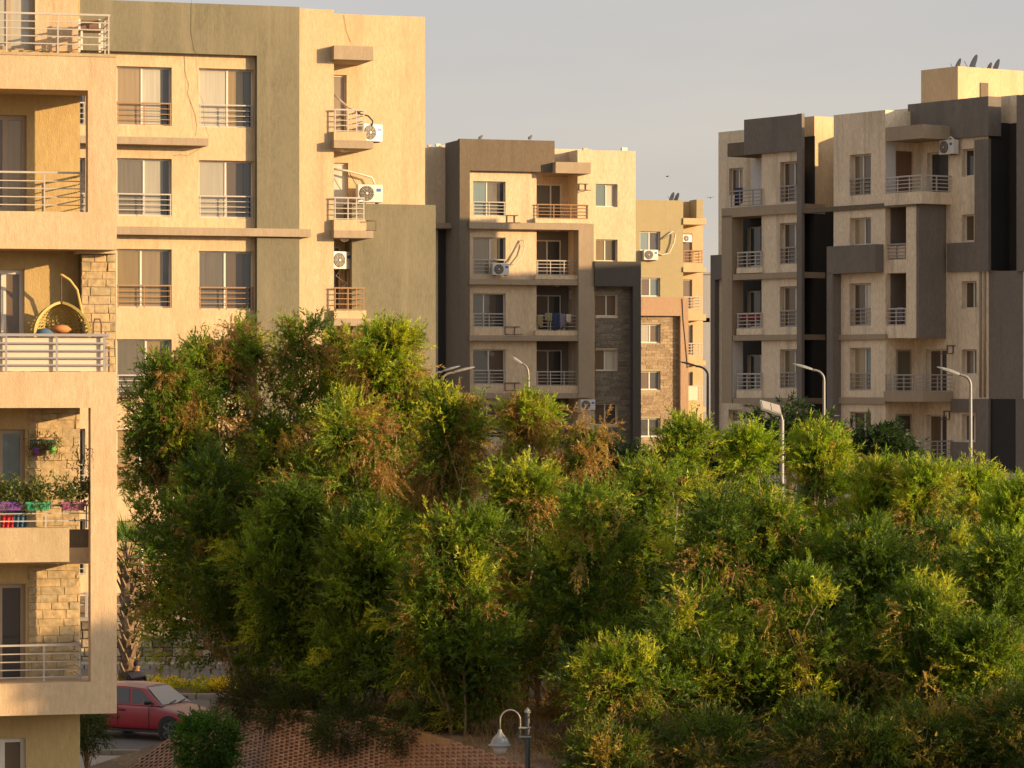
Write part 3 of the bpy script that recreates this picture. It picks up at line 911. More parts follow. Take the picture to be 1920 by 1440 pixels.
# odds and ends along the roof edge
for i, (x, h_) in enumerate(((806, .25), (822, .35), (829, .2), (846, .18), (1098, .2), (1172, .25))):
    u, z = fC.uz(x, 277 if x < 860 else 282, -3.2 if x < 860 else -.6)
    yy = 3.2 if x < 860 else .6
    MB().box(u-.1-.05*(i % 3), u+.1, yy-.1, yy+.15, z-.3, z+h_*.6).build('roof_block', 'white' if i % 2 else 'cream_c', fC.e)

# ------------------------------------------------------------------ E: far yellow block
fE = Facade('yellow_house', 'far yellow block with small corner balconies, narrow between two nearer blocks', 1240, 205.0, 17, 2.6)
opE = [(1200, 434, 1238, 470), (1202, 521, 1238, 556), (1200, 608, 1238, 643), (1200, 696, 1238, 731), (1198, 784, 1238, 819)]
ops, _ = fE.wall('front_wall', 'olive_e', 1165, 375, 1281, 922, 0, 10, opE, .2, zmin=0)
for o, p in zip(ops, [('g_teal', 'g_dark'), ('g_brown', 'g_teal'), ('g_sky', 'g_brown'), ('g_brown', 'g_dark'), ('g_dark', 'g_dark')]):
    fE.window(o, -.16, p, fw=.07)
fE.box('brown_band', 'terracotta', 1165, 557, 1291, 592, .002, .36)
fE.box('brown_leg', 'terracotta', 1276, 592.2, 1291, 922, -.3, .362, zmin=0)
u0, u1, z0, z1 = fE.rect(1180, 593, 1275, 922, 0)
cladding(fE, 'stone_facing', 'stone_e', u0, u1, 0, z1, .002, [fE.rect(*o, 0) for o in opE[2:]], .2, 31)
doE = [(1270, 438, 1298, 493), (1270, 524, 1298, 580), (1270, 609, 1299, 666), (1270, 697, 1299, 752), (1270, 785, 1299, 840)]
ops, _ = fE.wall('rear_wall', 'peach', 1262, 378, 1318, 922, -1.5, 8, doE, .12, zmin=0)
for o in ops: fE.window(o, -1.6, ('g_brown',), name='balcony_door', frame='bronze', fw=.07)
fE.box('parapet_fin', 'olive_e', 1306, 374, 1318, 409, -1.5, -.2)
for y0, y1 in ((409, 421), (501, 510), (589, 601), (676, 685), (763, 772), (850, 860)):
    fE.box('balcony_slab', 'peach', 1281.3, y0, 1324, y1, -1.49, .1)
for y0, y1 in ((493, 501), (580, 589), (667, 676), (752, 763)):
    fE.box('balcony_upstand', 'peach', 1281.3, y0, 1318, y1, -1.49, -.1)
for i, (y0, y1) in enumerate(((470, 493), (557, 580), (644, 667), (724, 752))):
    fE.prail(1281.5, y0, 1317, y1, -.15, rails=5, posts=(.02, .4, .98), mat='rail_w' if i else 'rail_b', r=.022, ret=-1.45)
fE.box('balcony_board', 'board', 1289, 725, 1308, 751, -.13, -.1)
wire(fE, 'hose', [(1240, 448, .05), (1262, 434, .15), (1266, 440, .2), (1264, 455, .2), (1255, 474, .15), (1242, 478, .1), (1231, 474, .05)], .05, 'pipe_w', .1)
wire(fE, 'cable', [(1279, 560, .38), (1281, 600, .38), (1285, 640, .38), (1289, 690, .38)], .025, 'pipe_b', .38)

fG = Facade('grey_house', 'distant plain grey block glimpsed in the narrow gap beside the yellow block', 1325, 330, 10, 2.6)
fG.wall('wall', 'grey_b', 1290, 514, 1350, 860, 0, 12, [(1318, 596, 1331, 604), (1318, 660, 1331, 672)], .3, zmin=0)
fG.box('parapet', 'grey_b', 1290, 510, 1351, 514, -.5, .2)
fG.box('lower_block', 'grey_b', 1290, 660, 1350, 860, .02, 3)

# ------------------------------------------------------------------ D: right block, turned away from the sun
fD = Facade('shaded_house', 'large weathered block on the right with black recesses, its front in shade', 1610, 148.6, -55, 2.6)
WR = -1.65
bw = [(289, 366), (408, 460), (531, 611), (652, 732), (772, 850)]
ops, _ = fD.wall('bay_wall', 'cream_d', 1563, 211, 1660, 990, 0, 1.64, [(1593, a, 1633, b, .28) for a, b in bw], .28, zmin=0)
for i, (o, p) in enumerate(zip(ops, [('g_tan', 'g_brown'), ('g_tan', 'g_brown'), ('g_brown', 'g_sky'), ('g_tan', 'g_teal'), ('g_brown', 'g_brown')])):
    fD.window(o, -.26, p, fw=.07)
    if i != 1: fD.railing(o[0]+.01, o[1]-.01, o[2], o[2]+(o[3]-o[2])*.4, -.03, rails=5, posts=(.02, .5, .98), mat='rail_d', r=.022)
fD.box('ledge', 'taupe', 1503, 384, 1718, 393, -.3, .1)
opW = [(1738, 285, 1778, 372), (1803, 279, 1826, 331), (1803, 402, 1826, 453), (1803, 527, 1831, 579), (1803, 655, 1831, 703), (1803, 777, 1831, 828),
       (1684, 425, 1716, 488), (1684, 548, 1716, 612), (1736, 655, 1775, 736), (1736, 778, 1775, 862)]
ops, _ = fD.wall('main_wall', 'cream_d', 1692, 247, 1853, 990, WR, 12, opW, .25, zmin=0)
for o, p in zip(ops, [('g_dark',), ('g_dark',), ('g_brown',), ('g_brown', 'g_teal'), ('g_brown', 'g_grey'), ('g_brown', 'g_dark'), ('g_dark',), ('g_dark', 'g_dark'), ('g_brown', 'g_dark'), ('g_brown', 'g_dark')]):
    fD.window(o, WR-.23, p, fw=.07, split=.6)
# bay storeys two and three reach further right
fD.box('bay_pillar', 'cream_d', 1699, 366, 1717, 634, WR, .002)
fD.box('bay_side', 'taupe_d', 1717, 372, 1723, 634, WR, -.04)
for (a, b, m_) in ((487, 512, 'cream_d'), (610, 634, 'cream_d')):
    fD.box('bay_floor', m_, 1657, a, 1699, b, WR, -.05)
fD.prail(1662, 458, 1699, 487, -.12, rails=5, posts=(.02, .5, .97), mat='rail_d', r=.022)
fD.box('rail_board', 'board', 1662, 461, 1699, 484, -.2, -.17)
fD.prail(1662, 579, 1699, 610, -.12, rails=5, posts=(.02, .5, .97), mat='rail_w', r=.022)
fD.box('balcony_floor', 'cream_d', 1658, 361, 1728, 383.5, WR, .12)
fD.prail(1661, 331, 1728.5, 360, .08, rails=5, posts=(.02, .33, .66, .99), mat='rail_w', r=.024, ret=WR)
fD.box('canopy', 'ledge', 1660.5, 236, 1730, 262, WR, .12)
fD.box('roof_parapet', 'cream_d', 1655, 206, 1702, 240, -3.2, WR+.15)
for y0, y1 in ((734, 753), (859, 880)):
    fD.box('balcony_floor', 'ledge', 1657, y0, 1731, y1, WR, .13)
for y0, y1 in ((703, 734), (827, 859)):
    fD.prail(1660, y0, 1730, y1, .09, rails=5, posts=(.02, .25, .5, .75, .99), mat='rail_d', r=.022, ret=WR)
# doors in the bay's right-hand flank (facing along the front)
uS = fD.uz(1660, 500, 0)[0]
for (za, zb_, mt) in ((360, 283, 'wood'), (734, 655, 'g_grey'), (859, 776, 'g_dark')):
    z0 = fD.uz(1690, za, -.8)[1]; z1 = fD.uz(1690, zb_, -.8)[1]
    m = MB()
    m.box(uS+.002, uS+.05, .62, .70, z0, z1).box(uS+.002, uS+.05, 1.44, 1.52, z0, z1).box(uS+.002, uS+.05, .70, 1.44, z1-.08, z1)
    fr = m.build('side_door', 'bronze' if mt != 'wood' else 'wood', fD.e)
    MB().box(uS+.002, uS+.025, .70, 1.44, z0, z1-.08).build('pane', mt, fr)
zt0 = fD.uz(1690, 384, -.8)[1]; zt1 = fD.uz(1690, 240, -.8)[1]
MB().box(uS+.001, uS+.004, .03, .60, zt0, zt1).build('white_flank', 'white_wall', fD.e)
# brown frame across the bay
fD.box('brown_band', 'taupe_d', 1550, 460, 1641, 512, .002, .5)
fD.box('brown_leg', 'taupe_d', 1550, 512.3, 1561, 990, .0, .5, zmin=0)
for y0, y1 in ((627, 637), (745, 757), (868, 878)):
    fD.box('sill_band', 'ledge', 1563.5, y0, 1659, y1, .002, .14)
# dark crown of the main wall
fD.box('dark_band', 'taupe_d', 1702, 188, 1853, 261, WR-.6, WR+.16)
fD.box('dark_leg', 'taupe_d', 1827, 261.3, 1853, 508, WR+.002, WR+.16)
fD.box('dark_band', 'taupe_d', 1775, 455, 1827, 509, WR+.002, WR+.16)
fD.box('dark_leg', 'taupe_d', 1829, 748, 1853, 886, WR+.002, WR+.14)
fD.box('dark_band', 'taupe_d', 1782, 748, 1829, 773, WR+.002, WR+.14)
fD.box('dark_band', 'taupe_d', 1782, 829, 1829, 886, WR+.002, WR+.14)
u_end = fD.uz(1853, 500, WR)[0]
za = fD.uz(1880, 508, WR-1)[1]; zb_ = fD.uz(1880, 231, WR-1)[1]
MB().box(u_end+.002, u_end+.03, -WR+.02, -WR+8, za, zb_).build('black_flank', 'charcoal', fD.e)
za = fD.uz(1880, 886, WR-1)[1]; zb2 = fD.uz(1880, 748, WR-1)[1]
fD.box('brown_wall', 'taupe_d', 1853.3, 508, 1918, 748, WR-2, WR-.04)
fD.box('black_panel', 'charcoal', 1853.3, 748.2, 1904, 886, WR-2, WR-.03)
fD.box('lower_wall', 'cream_d', 1853.3, 886.3, 2040, 990, WR-2, WR-.05, zmin=0)
fD.box('next_block', 'taupe_d', 1906, 172, 2040, 506, WR-8, WR+.1)
fD.box('next_block', 'cream_d', 1918.2, 506.3, 2040, 748, WR-8, WR)
fD.box('next_block', 'taupe_d', 1904.3, 748.3, 2040, 886, WR-8, WR+.02)
for x in (1838, 1846):
    wire(fD, 'drain_pipe', [(x, 510, WR+.06), (x, 745, WR+.06)], .05, 'ledge', WR+.06)
bracket(fD, 1776, 648, 1791, 663, WR+.03); bracket(fD, 1770, 771, 1783, 786, WR+.03)
# recess before the next block
fD.box('recess_parapet', 'cream_d', 1840, 181, 1912, 233, WR-4, WR-1.2)
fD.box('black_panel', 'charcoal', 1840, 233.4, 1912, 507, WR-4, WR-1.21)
# painted recess walls
z0 = fD.uz(1670, 634, -.8)[1]; z1 = fD.uz(1670, 386, -.8)[1]
MB().box(uS+.001, uS+.02, .30, 1.63, z0, z1).build('brown_flank', 'taupe_d', fD.e)
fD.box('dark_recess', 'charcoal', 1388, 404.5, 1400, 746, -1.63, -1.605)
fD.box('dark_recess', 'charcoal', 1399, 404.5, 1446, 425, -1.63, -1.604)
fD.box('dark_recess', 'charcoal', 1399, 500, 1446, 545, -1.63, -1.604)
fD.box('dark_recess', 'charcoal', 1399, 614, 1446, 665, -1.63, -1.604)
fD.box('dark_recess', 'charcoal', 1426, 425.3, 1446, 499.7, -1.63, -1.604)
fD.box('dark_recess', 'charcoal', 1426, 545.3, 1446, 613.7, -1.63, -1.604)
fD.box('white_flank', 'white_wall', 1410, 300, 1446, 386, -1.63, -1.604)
# left block
fD.box('top_band', 'taupe_d', 1395, 219, 1503, 286, -.02, .14)
fD.box('frame_leg', 'taupe_d', 1494, 213, 1503.3, 990, -.02, .142, zmin=0)
lw = [(303, 379), (418, 495), (537, 613), (655, 728), (772, 850)]
ops, _ = fD.wall('front_wall', 'cream_d', 1428, 270, 1494, 990, -.08, .4, [(1462, a, 1494, b, .28) for a, b in lw], .28, zmin=0)
for o, p in zip(ops, [('g_brown', 'g_dark'), ('g_brown', 'g_sky'), ('g_brown', 'g_tan'), ('g_tan', 'g_teal'), ('g_brown', 'g_dark')]):
    fD.window(o, -.34, p, fw=.07, split=.66)
    fD.railing(o[0]+.01, o[1]-.01, o[2], o[2]+(o[3]-o[2])*.4, -.11, rails=5, posts=(.02, .5, .98), mat='rail_d', r=.022)
oL = [(1367, 315, 1393, 366), (1400, 425, 1426, 500), (1400, 545, 1426, 614), (1400, 665, 1426, 731), (1366, 768, 1391, 792)]
ops, _ = fD.wall('rear_wall', 'cream_d', 1347, 243, 1450, 990, -1.62, 9, oL, .2, zmin=0)
for o, p in zip(ops, [('g_brown', 'g_tan'), ('g_dark',), ('g_dark',), ('g_dark',), ('g_tan', 'g_brown')]):
    fD.window(o, -1.8, p, fw=.07)
fD.box('canopy', 'taupe', 1364, 266, 1430, 291, -1.6, .04)
fD.box('balcony_floor', 'ledge', 1353, 386, 1494, 404, -1.6, .1)
fD.prail(1370, 357, 1428, 386, .05, rails=5, posts=(.02, .3, .72, .98), mat='rail_d', r=.024)
fD.box('pillar', 'ledge', 1353, 404.3, 1372, 756, -.6, .1)
for y0, y1 in ((512, 523), (628, 638), (746, 757)):
    fD.box('balcony_floor', 'ledge', 1374, y0, 1494, y1, -1.6, .1)
for y0, y1 in ((502, 512), (616, 628), (732, 746)):
    fD.box('balcony_upstand', 'cream_d', 1381, y0, 1428, y1, -1.0, .04)
for y0, y1 in ((473, 502), (588, 616), (701, 732)):
    fD.prail(1383, y0, 1428, y1, 0, rails=5, posts=(.02, .4, .75, .98), mat='rail_w', r=.024)
z0 = fD.uz(1372, 745, 0)[1]; z1 = fD.uz(1372, 640, 0)[1]; uP = fD.uz(1372, 700, .1)[0]
MB().box(uP+.002, uP+.02, -.05, .55, z0, z1).build('white_flank', 'white_wall', fD.e)
fD.box('body', 'cream_b', 1440, 222, 1527, 990, -9.5, -1.0, zmin=0)  # darker base colour offsets direct sun; shaded walls get the paler plaster
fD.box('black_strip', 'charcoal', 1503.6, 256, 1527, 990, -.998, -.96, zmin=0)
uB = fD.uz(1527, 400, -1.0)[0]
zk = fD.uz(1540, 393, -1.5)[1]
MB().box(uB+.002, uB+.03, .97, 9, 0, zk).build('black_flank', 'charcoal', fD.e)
ua = fD.uz(1450, 400, -1.0)[0]; ub = fD.uz(1700, 400, WR)[0]; uc = fD.uz(1852, 400, WR)[0]
MB().box(ua, ub, 4.6, 11.5, 0, 19.0).build('core', 'cream_d', fD.e)  # unseen mass added inside the block, height raised to shade the recess flank
MB().box(ub+.01, uc-.02, 13.7, 26.0, 0, 18.7).build('core', 'cream_d', fD.e)  # unseen rear mass, added and sized to throw shadow on the middle block
fD.box('dark_plate', 'taupe_d', 1332, 478, 1353, 524, -2.2, -1.35)
fD.box('dark_plate', 'taupe_d', 1332, 524.3, 1340, 990, -2.2, -1.352, zmin=0)
fD.box('black_strip', 'charcoal', 1340, 524.3, 1353, 990, -2.2, -2.1, zmin=0)
# stair head on the roof
uo, zo = fD.uz(1796, 124, -8.0)
ul = fD.uz(1727, 133, -8.0)[0]
zr = fD.uz(1796, 240, -8.0)[1]
m = MB().box(ul, uo, 8.0, 12.2, zr-2, zo)
m.build('stair_head', 'cream_b', fD.e)  # sunlit part, so coloured darker than the brightened shaded walls
MB().box(uo+.002, uo+.05, 9.4, 9.9, zo-2.2, zo-.7).build('vent_slot', 'taupe', fD.e)
# ================================================================== stone wall, poles, street furniture
def build_wall():
    e = empty('stone_wall', (-13, 101.7, .65), 0, 'low checkered stone retaining wall along the road behind the palm', 'stone wall')
    rng = random.Random(9)
    MB().box(-6, 5.8, 0, .35, 0, 1.36).build('core', 'taupe', e)
    cube_obj('coping', 'kerb', e, -6.05, 5.85, -.12, .4, 1.36, 1.47)
    meshes = []
    for k in range(4):
        m = MB(); j = lambda: rng.uniform(-.05, .05)
        c = .1
        m.v = [(-.5, .5, -.5), (.5, .5, -.5), (.5, .5, .5), (-.5, .5, .5), (-.5, -.25, -.5), (.5, -.25, -.5), (.5, -.25, .5), (-.5, -.25, .5),
               (-.5+c, -.5+j(), -.5+c), (.5-c, -.5+j(), -.5+c), (.5-c, -.5+j(), .5-c), (-.5+c, -.5+j(), .5-c)]
        m.f = [(0, 1, 5, 4), (1, 2, 6, 5), (2, 3, 7, 6), (3, 0, 4, 7), (4, 5, 9, 8), (5, 6, 10, 9), (6, 7, 11, 10), (7, 4, 8, 11), (8, 9, 10, 11)]
        meshes.append(m.mesh('stone', 'stone_w'))
    h = .27
    for r_ in range(5):
        x = -3.2 + (r_ % 2)*.16
        while x < 5.6:
            L = rng.uniform(.28, .36)
            o = bpy.data.objects.new('stone', meshes[rng.randrange(4)])
            COL.objects.link(o); o.parent = e
            o.location = (x+L/2, -.03, (r_+.5)*h); o.scale = (L-.02, .14, h-.02)
            x += L
    # rail fence on the coping
    for z in (1.85, 2.2):
        MB().tube([(-6, .1, z), (5.8, .1, z)], .03, 6).build('fence_rail', 'rail_w', e)
    for k in range(7):
        x = -5.8 + k*1.9
        MB().box(x-.04, x+.04, .06, .14, 1.47, 2.25).build('fence_post', 'rail_w', e)
build_wall()

def street_lamp(px, ytop, d, head, label, z0=2.6, r=.055, mat='metal_pole', name='street_lamp', rise=None, second=None, hl=.75):
    """head=(px,py) of the outer end of the luminaire"""
    top = at(px, ytop, d)
    e = empty(name, (top.x, d, z0), 0, label, 'street lamp', 'street lamps beyond the trees')
    H = top.z - z0
    MB().lathe([(r*1.5, 0), (r*1.5, .4), (r*1.2, .45), (r, H*.6), (r*.8, H)], 12).build('pole', mat, e, smooth=True)
    def arm(head):
        h = at(head[0], head[1], d)
        dx, dz = h.x-top.x, h.z-top.z
        s = 1 if dx > 0 else -1
        L = abs(dx)
        pts = []
        for i in range(9):
            t = i/8
            a = math.pi/2*t
            px_ = dx*.45*(1-math.cos(a)); pz = (dz*.72)*math.sin(a)
            pts.append((px_, 0, H+pz))
        n = Vector((dx*.55, 0, dz-dz*.72)).normalized()
        p = Vector(pts[-1])
        pts.append(tuple(p+n*(max(.05, L*.55-hl))))
        MB().tube([(0, 0, H-.02)]+pts, [r*.8]+[r*.7]*len(pts), 8).build('arm', mat, e, smooth=True)
        q = Vector(pts[-1]); up = Vector((-n.z*s, 0, abs(n.x)))
        m = MB()
        w = .13
        secs = [(0, .05, .05), (.12, .09, .06), (.35, w, .07), (hl*.8, w*.95, .05), (hl, w*.6, .02)]
        for (t, ww, th) in secs:
            c = q + n*t
            for (yy, k) in ((-ww, -.35), (-ww, .5), (-ww*.5, 1), (ww*.5, 1), (ww, .5), (ww, -.35)):
                m.v.append(tuple(c + Vector((0, yy, 0)) + up*(k*th)))
        for i in range(len(secs)-1):
            for k in range(6):
                a, b = i*6+k, i*6+(k+1) % 6
                m.f.append((a, b, b+6, a+6))
        m.f.append((0, 1, 2, 3, 4, 5)); k = (len(secs)-1)*6; m.f.append(tuple(k+i for i in range(6)))
        hd = m.build('lamp_head', 'lamp_grey' if mat != 'pole_dark' else 'pole_dark', e, smooth=False)
        m2 = MB()
        for (t, ww) in ((.16, .09), (hl*.85, .09)):
            for yy in (-ww, ww): m2.v.append(tuple(q+n*t+Vector((0, yy, 0))-up*.032))
        m2.f = [(0, 1, 3, 2)]
        m2.build('lens', 'lens', hd)
    arm(head)
    if second: arm(second)
    return e
street_lamp(693, 694, 98, (626, 648), 'street lamp whose curved arm shows between treetops before the olive wall panel')
street_lamp(828, 716, 118, (876, 692), 'street lamp with arm pointing right before the black recess of the middle block', second=None)
street_lamp(808, 716, 135, (851, 690), 'street lamp half hidden behind the olive panel, only its head showing')
street_lamp(991, 704, 128, (968, 675), 'street lamp with dark flat head in front of the middle block', hl=.5)
street_lamp(1327, 704, 150, (1280, 680), 'dark street lamp before the gap beside the yellow block', mat='pole_dark', r=.07)
street_lamp(1545, 712, 121, (1502, 687), 'street lamp in front of the black recess of the shaded block', r=.062)
street_lamp(1820, 722, 104, (1780, 696), 'tallest sunlit street lamp at the right, pole brightly lit along one edge', r=.062)
def solar_lamp():
    d = 92
    top = at(1466, 787, d)
    e = empty('solar_street_lamp', (top.x, d, 2.3), 0, 'street lamp with broad flat solar panel head above the green treetops', 'street lamp')
    H = top.z-2.3
    MB().lathe([(.075, 0), (.065, H)], 12).build('pole', 'metal_pole', e, smooth=True)
    pts = [(0, 0, H-.1)] + [(-.34*(1-math.cos(a)), 0, H+.30*math.sin(a)) for a in np.linspace(0, math.pi/2, 8)]
    MB().tube(pts, .04, 8).build('arm', 'metal_pole', e, smooth=True)
    c = Vector((-.27, 0, H+.33))
    n = Vector((-.86, -.30, .25)).normalized(); sd = Vector((.25, -.60, -.62)); sd = (sd - n*sd.dot(n)).normalized()
    up = n.cross(sd); up = up if up.z > 0 else -up
    def slab(L0, L1, wd, t0, t1, nm, mt, par):
        m = MB()
        for t in (t0, t1):
            for (a, b) in ((L0, -wd), (L1, -wd*.9), (L1, wd*.9), (L0, wd)):
                m.v.append(tuple(c+n*a+sd*b+up*t))
        m.f = [(3, 2, 1, 0), (4, 5, 6, 7), (0, 1, 5, 4), (1, 2, 6, 5), (2, 3, 7, 6), (3, 0, 4, 7)]
        return m.build(nm, mt, par)
    hd = slab(-.26, .36, .20, -.05, .02, 'lamp_head', 'lamp_grey', e)
    slab(-.23, .04, .17, .022, .035, 'solar_cell', 'solar', hd)
    slab(.07, .33, .17, .022, .035, 'solar_cell', 'solar', hd)
    slab(-.2, .34, .16, -.06, -.052, 'lens', 'lens', hd)
solar_lamp()
def globe_lamp():
    d = 62
    top = at(989, 1336, d)
    e = empty('garden_lamp', (top.x, d, 2.1), 0, 'old style bell lamp on curved arm beside a dark post in the foreground', 'garden lamp')
    H = top.z-2.1
    MB().lathe([(.07, -2.2), (.07, -1.8), (.052, -1.75), (.05, H)], 14).build('post', 'pole_dark', e, smooth=True)
    MB().lathe([(.062, H), (.06, H+.03), (.0, H+.10)], 12).build('post_cap', 'lamp_grey', e, smooth=True)
    x0 = -.135
    b = [(x0, 0, H-.62), (x0, 0, H-.25)]
    R_ = .19
    for a in np.linspace(0, math.pi, 14):
        b.append((x0-R_+R_*math.cos(a), 0, H-.15+R_*1.05*math.sin(a)))
    b.append((x0-2*R_, 0, H-.33))
    MB().tube(b, .016, 8).build('arm', 'metal_pole', e, smooth=True)
    for z in (H-.28, H-.45):
        MB().box(x0-.03, .07, -.06, -.04, z-.012, z+.012).box(x0-.03, .07, .04, .06, z-.012, z+.012).build('clamp', 'lamp_grey', e)
    cx, cz = x0-2*R_, H-.36
    bell = MB().lathe([(.02, .05), (.035, .03), (.04, 0), (.07, -.05), (.13, -.11), (.165, -.17), (.175, -.215), (.18, -.22), (.225, -.245), (.225, -.26), (.15, -.262)], 24, (cx, 0, cz)).build('lamp_shade', 'lamp_grey', e, smooth=True)
    MB().lathe([(.145, -.262), (.14, -.32), (.115, -.38), (.07, -.425), (0, -.44)], 20, (cx, 0, cz)).build('glass_bowl', 'lens', e, smooth=True)
globe_lamp()

# ------------------------------------------------------------------ air conditioners, dishes, birds
def ac_proto():
    e = empty('air_conditioner')
    MB().box(-.42, .42, -.15, .15, -.29, .29).build('casing', 'ac_white', e, bevel=.02)
    g = MB().lathe([(.245, 0), (.245, -.02), (.225, -.025), (.0, -.012)], 24, (-.12, -.152, 0), 'y').build('fan', 'ac_dark', e, smooth=False)
    m = MB()
    for r_ in (.22, .17, .12):
        m.tube([(-.12+r_*math.cos(t), -.185, r_*math.sin(t)) for t in np.linspace(0, 2*math.pi, 17)], .005, 4, cap=False)
    for k in range(8):
        t = k*math.pi/4
        m.tube([(-.12+.06*math.cos(t), -.186, .06*math.sin(t)), (-.12+.24*math.cos(t), -.186, .24*math.sin(t))], .005, 4)
    m.build('guard', 'ac_hub', g)
    MB().lathe([(.05, -.03), (.045, -.04), (0, -.042)], 12, (-.12, -.155, 0), 'y').build('hub', 'ac_hub', g)
    MB().box(.21, .36, -.158, -.1505, .06, .16).build('badge', 'blue_label', e)
    MB().box(.22, .33, -.157, -.1505, -.2, -.1).build('sticker', 'white', e)
    for s in (-.28, .28):
        MB().box(s-.02, s+.02, -.16, .2, -.325, -.292).build('foot', 'rust', e)
    return e
ac0 = ac_proto()
ac_used = [False]
def put_ac(f, px, py, w, s, label, rz=0.0):
    o = ac0 if not ac_used[0] else copy_tree(ac0)
    ac_used[0] = True
    o.location = hang(f, px, py, w); o.rotation_euler = (0, 0, f.th+rz); o.scale = (s, s, s)
    tag(o, label, 'air conditioner', 'air conditioners on the walls')
put_ac(fB, 694, 249, -.8, .98, 'upper white air conditioner with black hoses beside a white balcony railing', R(22))
put_ac(fB, 692, 363, -.95, 1.0, 'white air conditioner with large round fan above the olive panel')
put_ac(fB, 636, 488, -.75, .98, 'white air conditioner hung high in the dark balcony beside the olive panel', R(25))
put_ac(fC, 938, 505, .2, 1.05, 'white air conditioner under a window of the middle block, by its hose', 0)
put_ac(fC, 1101, 759, .55, .95, 'white air conditioner just above the trees at the foot of the brown pillar')
put_ac(fE, 1219, 478, .2, 1.1, 'white air conditioner below the top window of the yellow block')
put_ac(fD, 1779, 276, WR+.35, 1.1, 'air conditioner with coiled white hoses under the dark roof band of the shaded block')
put_ac(fE, 1287, 447, -1.2, .8, 'air conditioner on the top balcony of the yellow block', R(15))
put_ac(fC, 1079, 553, -1.3, .8, 'air conditioner inside the balcony with laundry')
wire(fD, 'hose', [(1776, 262, WR+.3), (1783, 257, WR+.3), (1789, 262, WR+.3), (1790, 275, WR+.3), (1787, 284, WR+.25)], .05, 'pipe_w', WR+.3)
wire(fD, 'hose', [(1782, 262, WR+.12), (1793, 262, WR+.12), (1796, 275, WR+.12), (1791, 288, WR+.12), (1781, 290, WR+.12)], .035, 'pipe_b', WR+.12)

def dish_proto():
    e = empty('satellite_dish')
    prof = [(0, 0)] + [(r_, .28*r_*r_) for r_ in (.15, .3, .45, .55)] + [(.56, .10)]
    d = MB().lathe(prof, 20, (0, 0, 0)).build('reflector', 'dish', e, smooth=True)
    d.rotation_euler = (R(-70), 0, 0); d.location = (0, .05, .75)
    MB().tube([(0, 0, -.3), (0, 0, .75)], .03, 6).build('mast', 'rust', e)
    MB().tube([(0, .25, .35), (0, .62, .95)], .015, 5).build('feed_arm', 'rust', e)
    return e
dish0 = dish_proto()
dl = [(1799, 128, 'first satellite dish at the left end of the roof stair head'), (1829, 126, 'tallest satellite dish on the roof stair head of the shaded block'),
      (1857, 127, 'small satellite dish left of its pair on the roof stair head'), (1871, 127, 'rightmost satellite dish of the four on the roof stair head')]
first = True
zroof = None
for i, (px, py, lb) in enumerate(dl):
    o = dish0 if first else copy_tree(dish0)
    first = False
    k = (px-960)/F; u = uo-.35
    w = -(fD.O.x+fD.uv.x*u - k*(fD.O.y+fD.uv.y*u))/(fD.n.x-k*fD.n.y)
    o.location = fD.world(u, w, zo)
    o.location.z -= .52; o.rotation_euler = (0, 0, R(100)); s = (.72, .9, .66, .8)[i]; o.scale = (s, s, s)
    tag(o, lb, 'satellite dish', 'satellite dishes on the roofs')
for px, py, lb in ((1262, 375, 'left one of two satellite dishes on the roof of the yellow block'), (1271, 376, 'right one of two satellite dishes on the roof of the yellow block')):
    o = copy_tree(dish0)
    u, z = fE.uz(px, py, -1.2)
    o.location = fE.world(u, -1.2, z-.32); o.rotation_euler = (0, 0, R(110)); o.scale = (.62,)*3
    tag(o, lb, 'satellite dish', 'satellite dishes on the roofs')
def bird(loc, label, flying=False, s=1.0, rz=0):
    e = empty('bird', loc, rz, label, 'bird', 'birds over and on the roofs')
    m = MB().tube([(-.16, 0, .02), (-.1, 0, .09), (0, 0, .12), (.08, 0, .16), (.13, 0, .2), (.19, 0, .19)] if not flying else [(-.18, 0, 0), (-.08, 0, .01), (.06, 0, .01), (.14, 0, .02), (.2, 0, .01)],
                  [.01, .05, .065, .05, .035, .006] if not flying else [.01, .04, .06, .035, .005], 8)
    m.build('body', 'bird', e, smooth=True)
    if flying:
        for sgn in (-1, 1):
            w = MB().poly([(.06, sgn*.03, .02), (.10, sgn*.22, .10), (.0, sgn*.42, .06), (-.06, sgn*.2, .06), (-.05, sgn*.03, .02)])
            w.poly([(p[0], p[1], p[2]-.008) for p in reversed([(.06, sgn*.03, .02), (.10, sgn*.22, .10), (.0, sgn*.42, .06), (-.06, sgn*.2, .06), (-.05, sgn*.03, .02)])])
            w.build('wing', 'bird', e)
    else:
        for sgn in (-1, 1):
            MB().tube([(0, sgn*.025, .08), (.01, sgn*.025, -.01)], .008, 4).build('leg', 'bird', e)
    e.scale = (s, s, s)
for px, lb in ((901, 'pigeon standing on the brown roof band near its left end'), (994, 'pigeon standing on the brown roof band near its right end')):
    u, z = fC.uz(px, 263, 0)
    bird(fC.world(u, 0, z+.0), lb, s=1.25, rz=R(60))
bird(at(1332, 371, 150), 'bird flying in the gap beside the shaded block', True, .5, R(70))
bird(at(1251, 331, 150), 'small bird flying in the sky above the yellow block', True, .42, R(20))

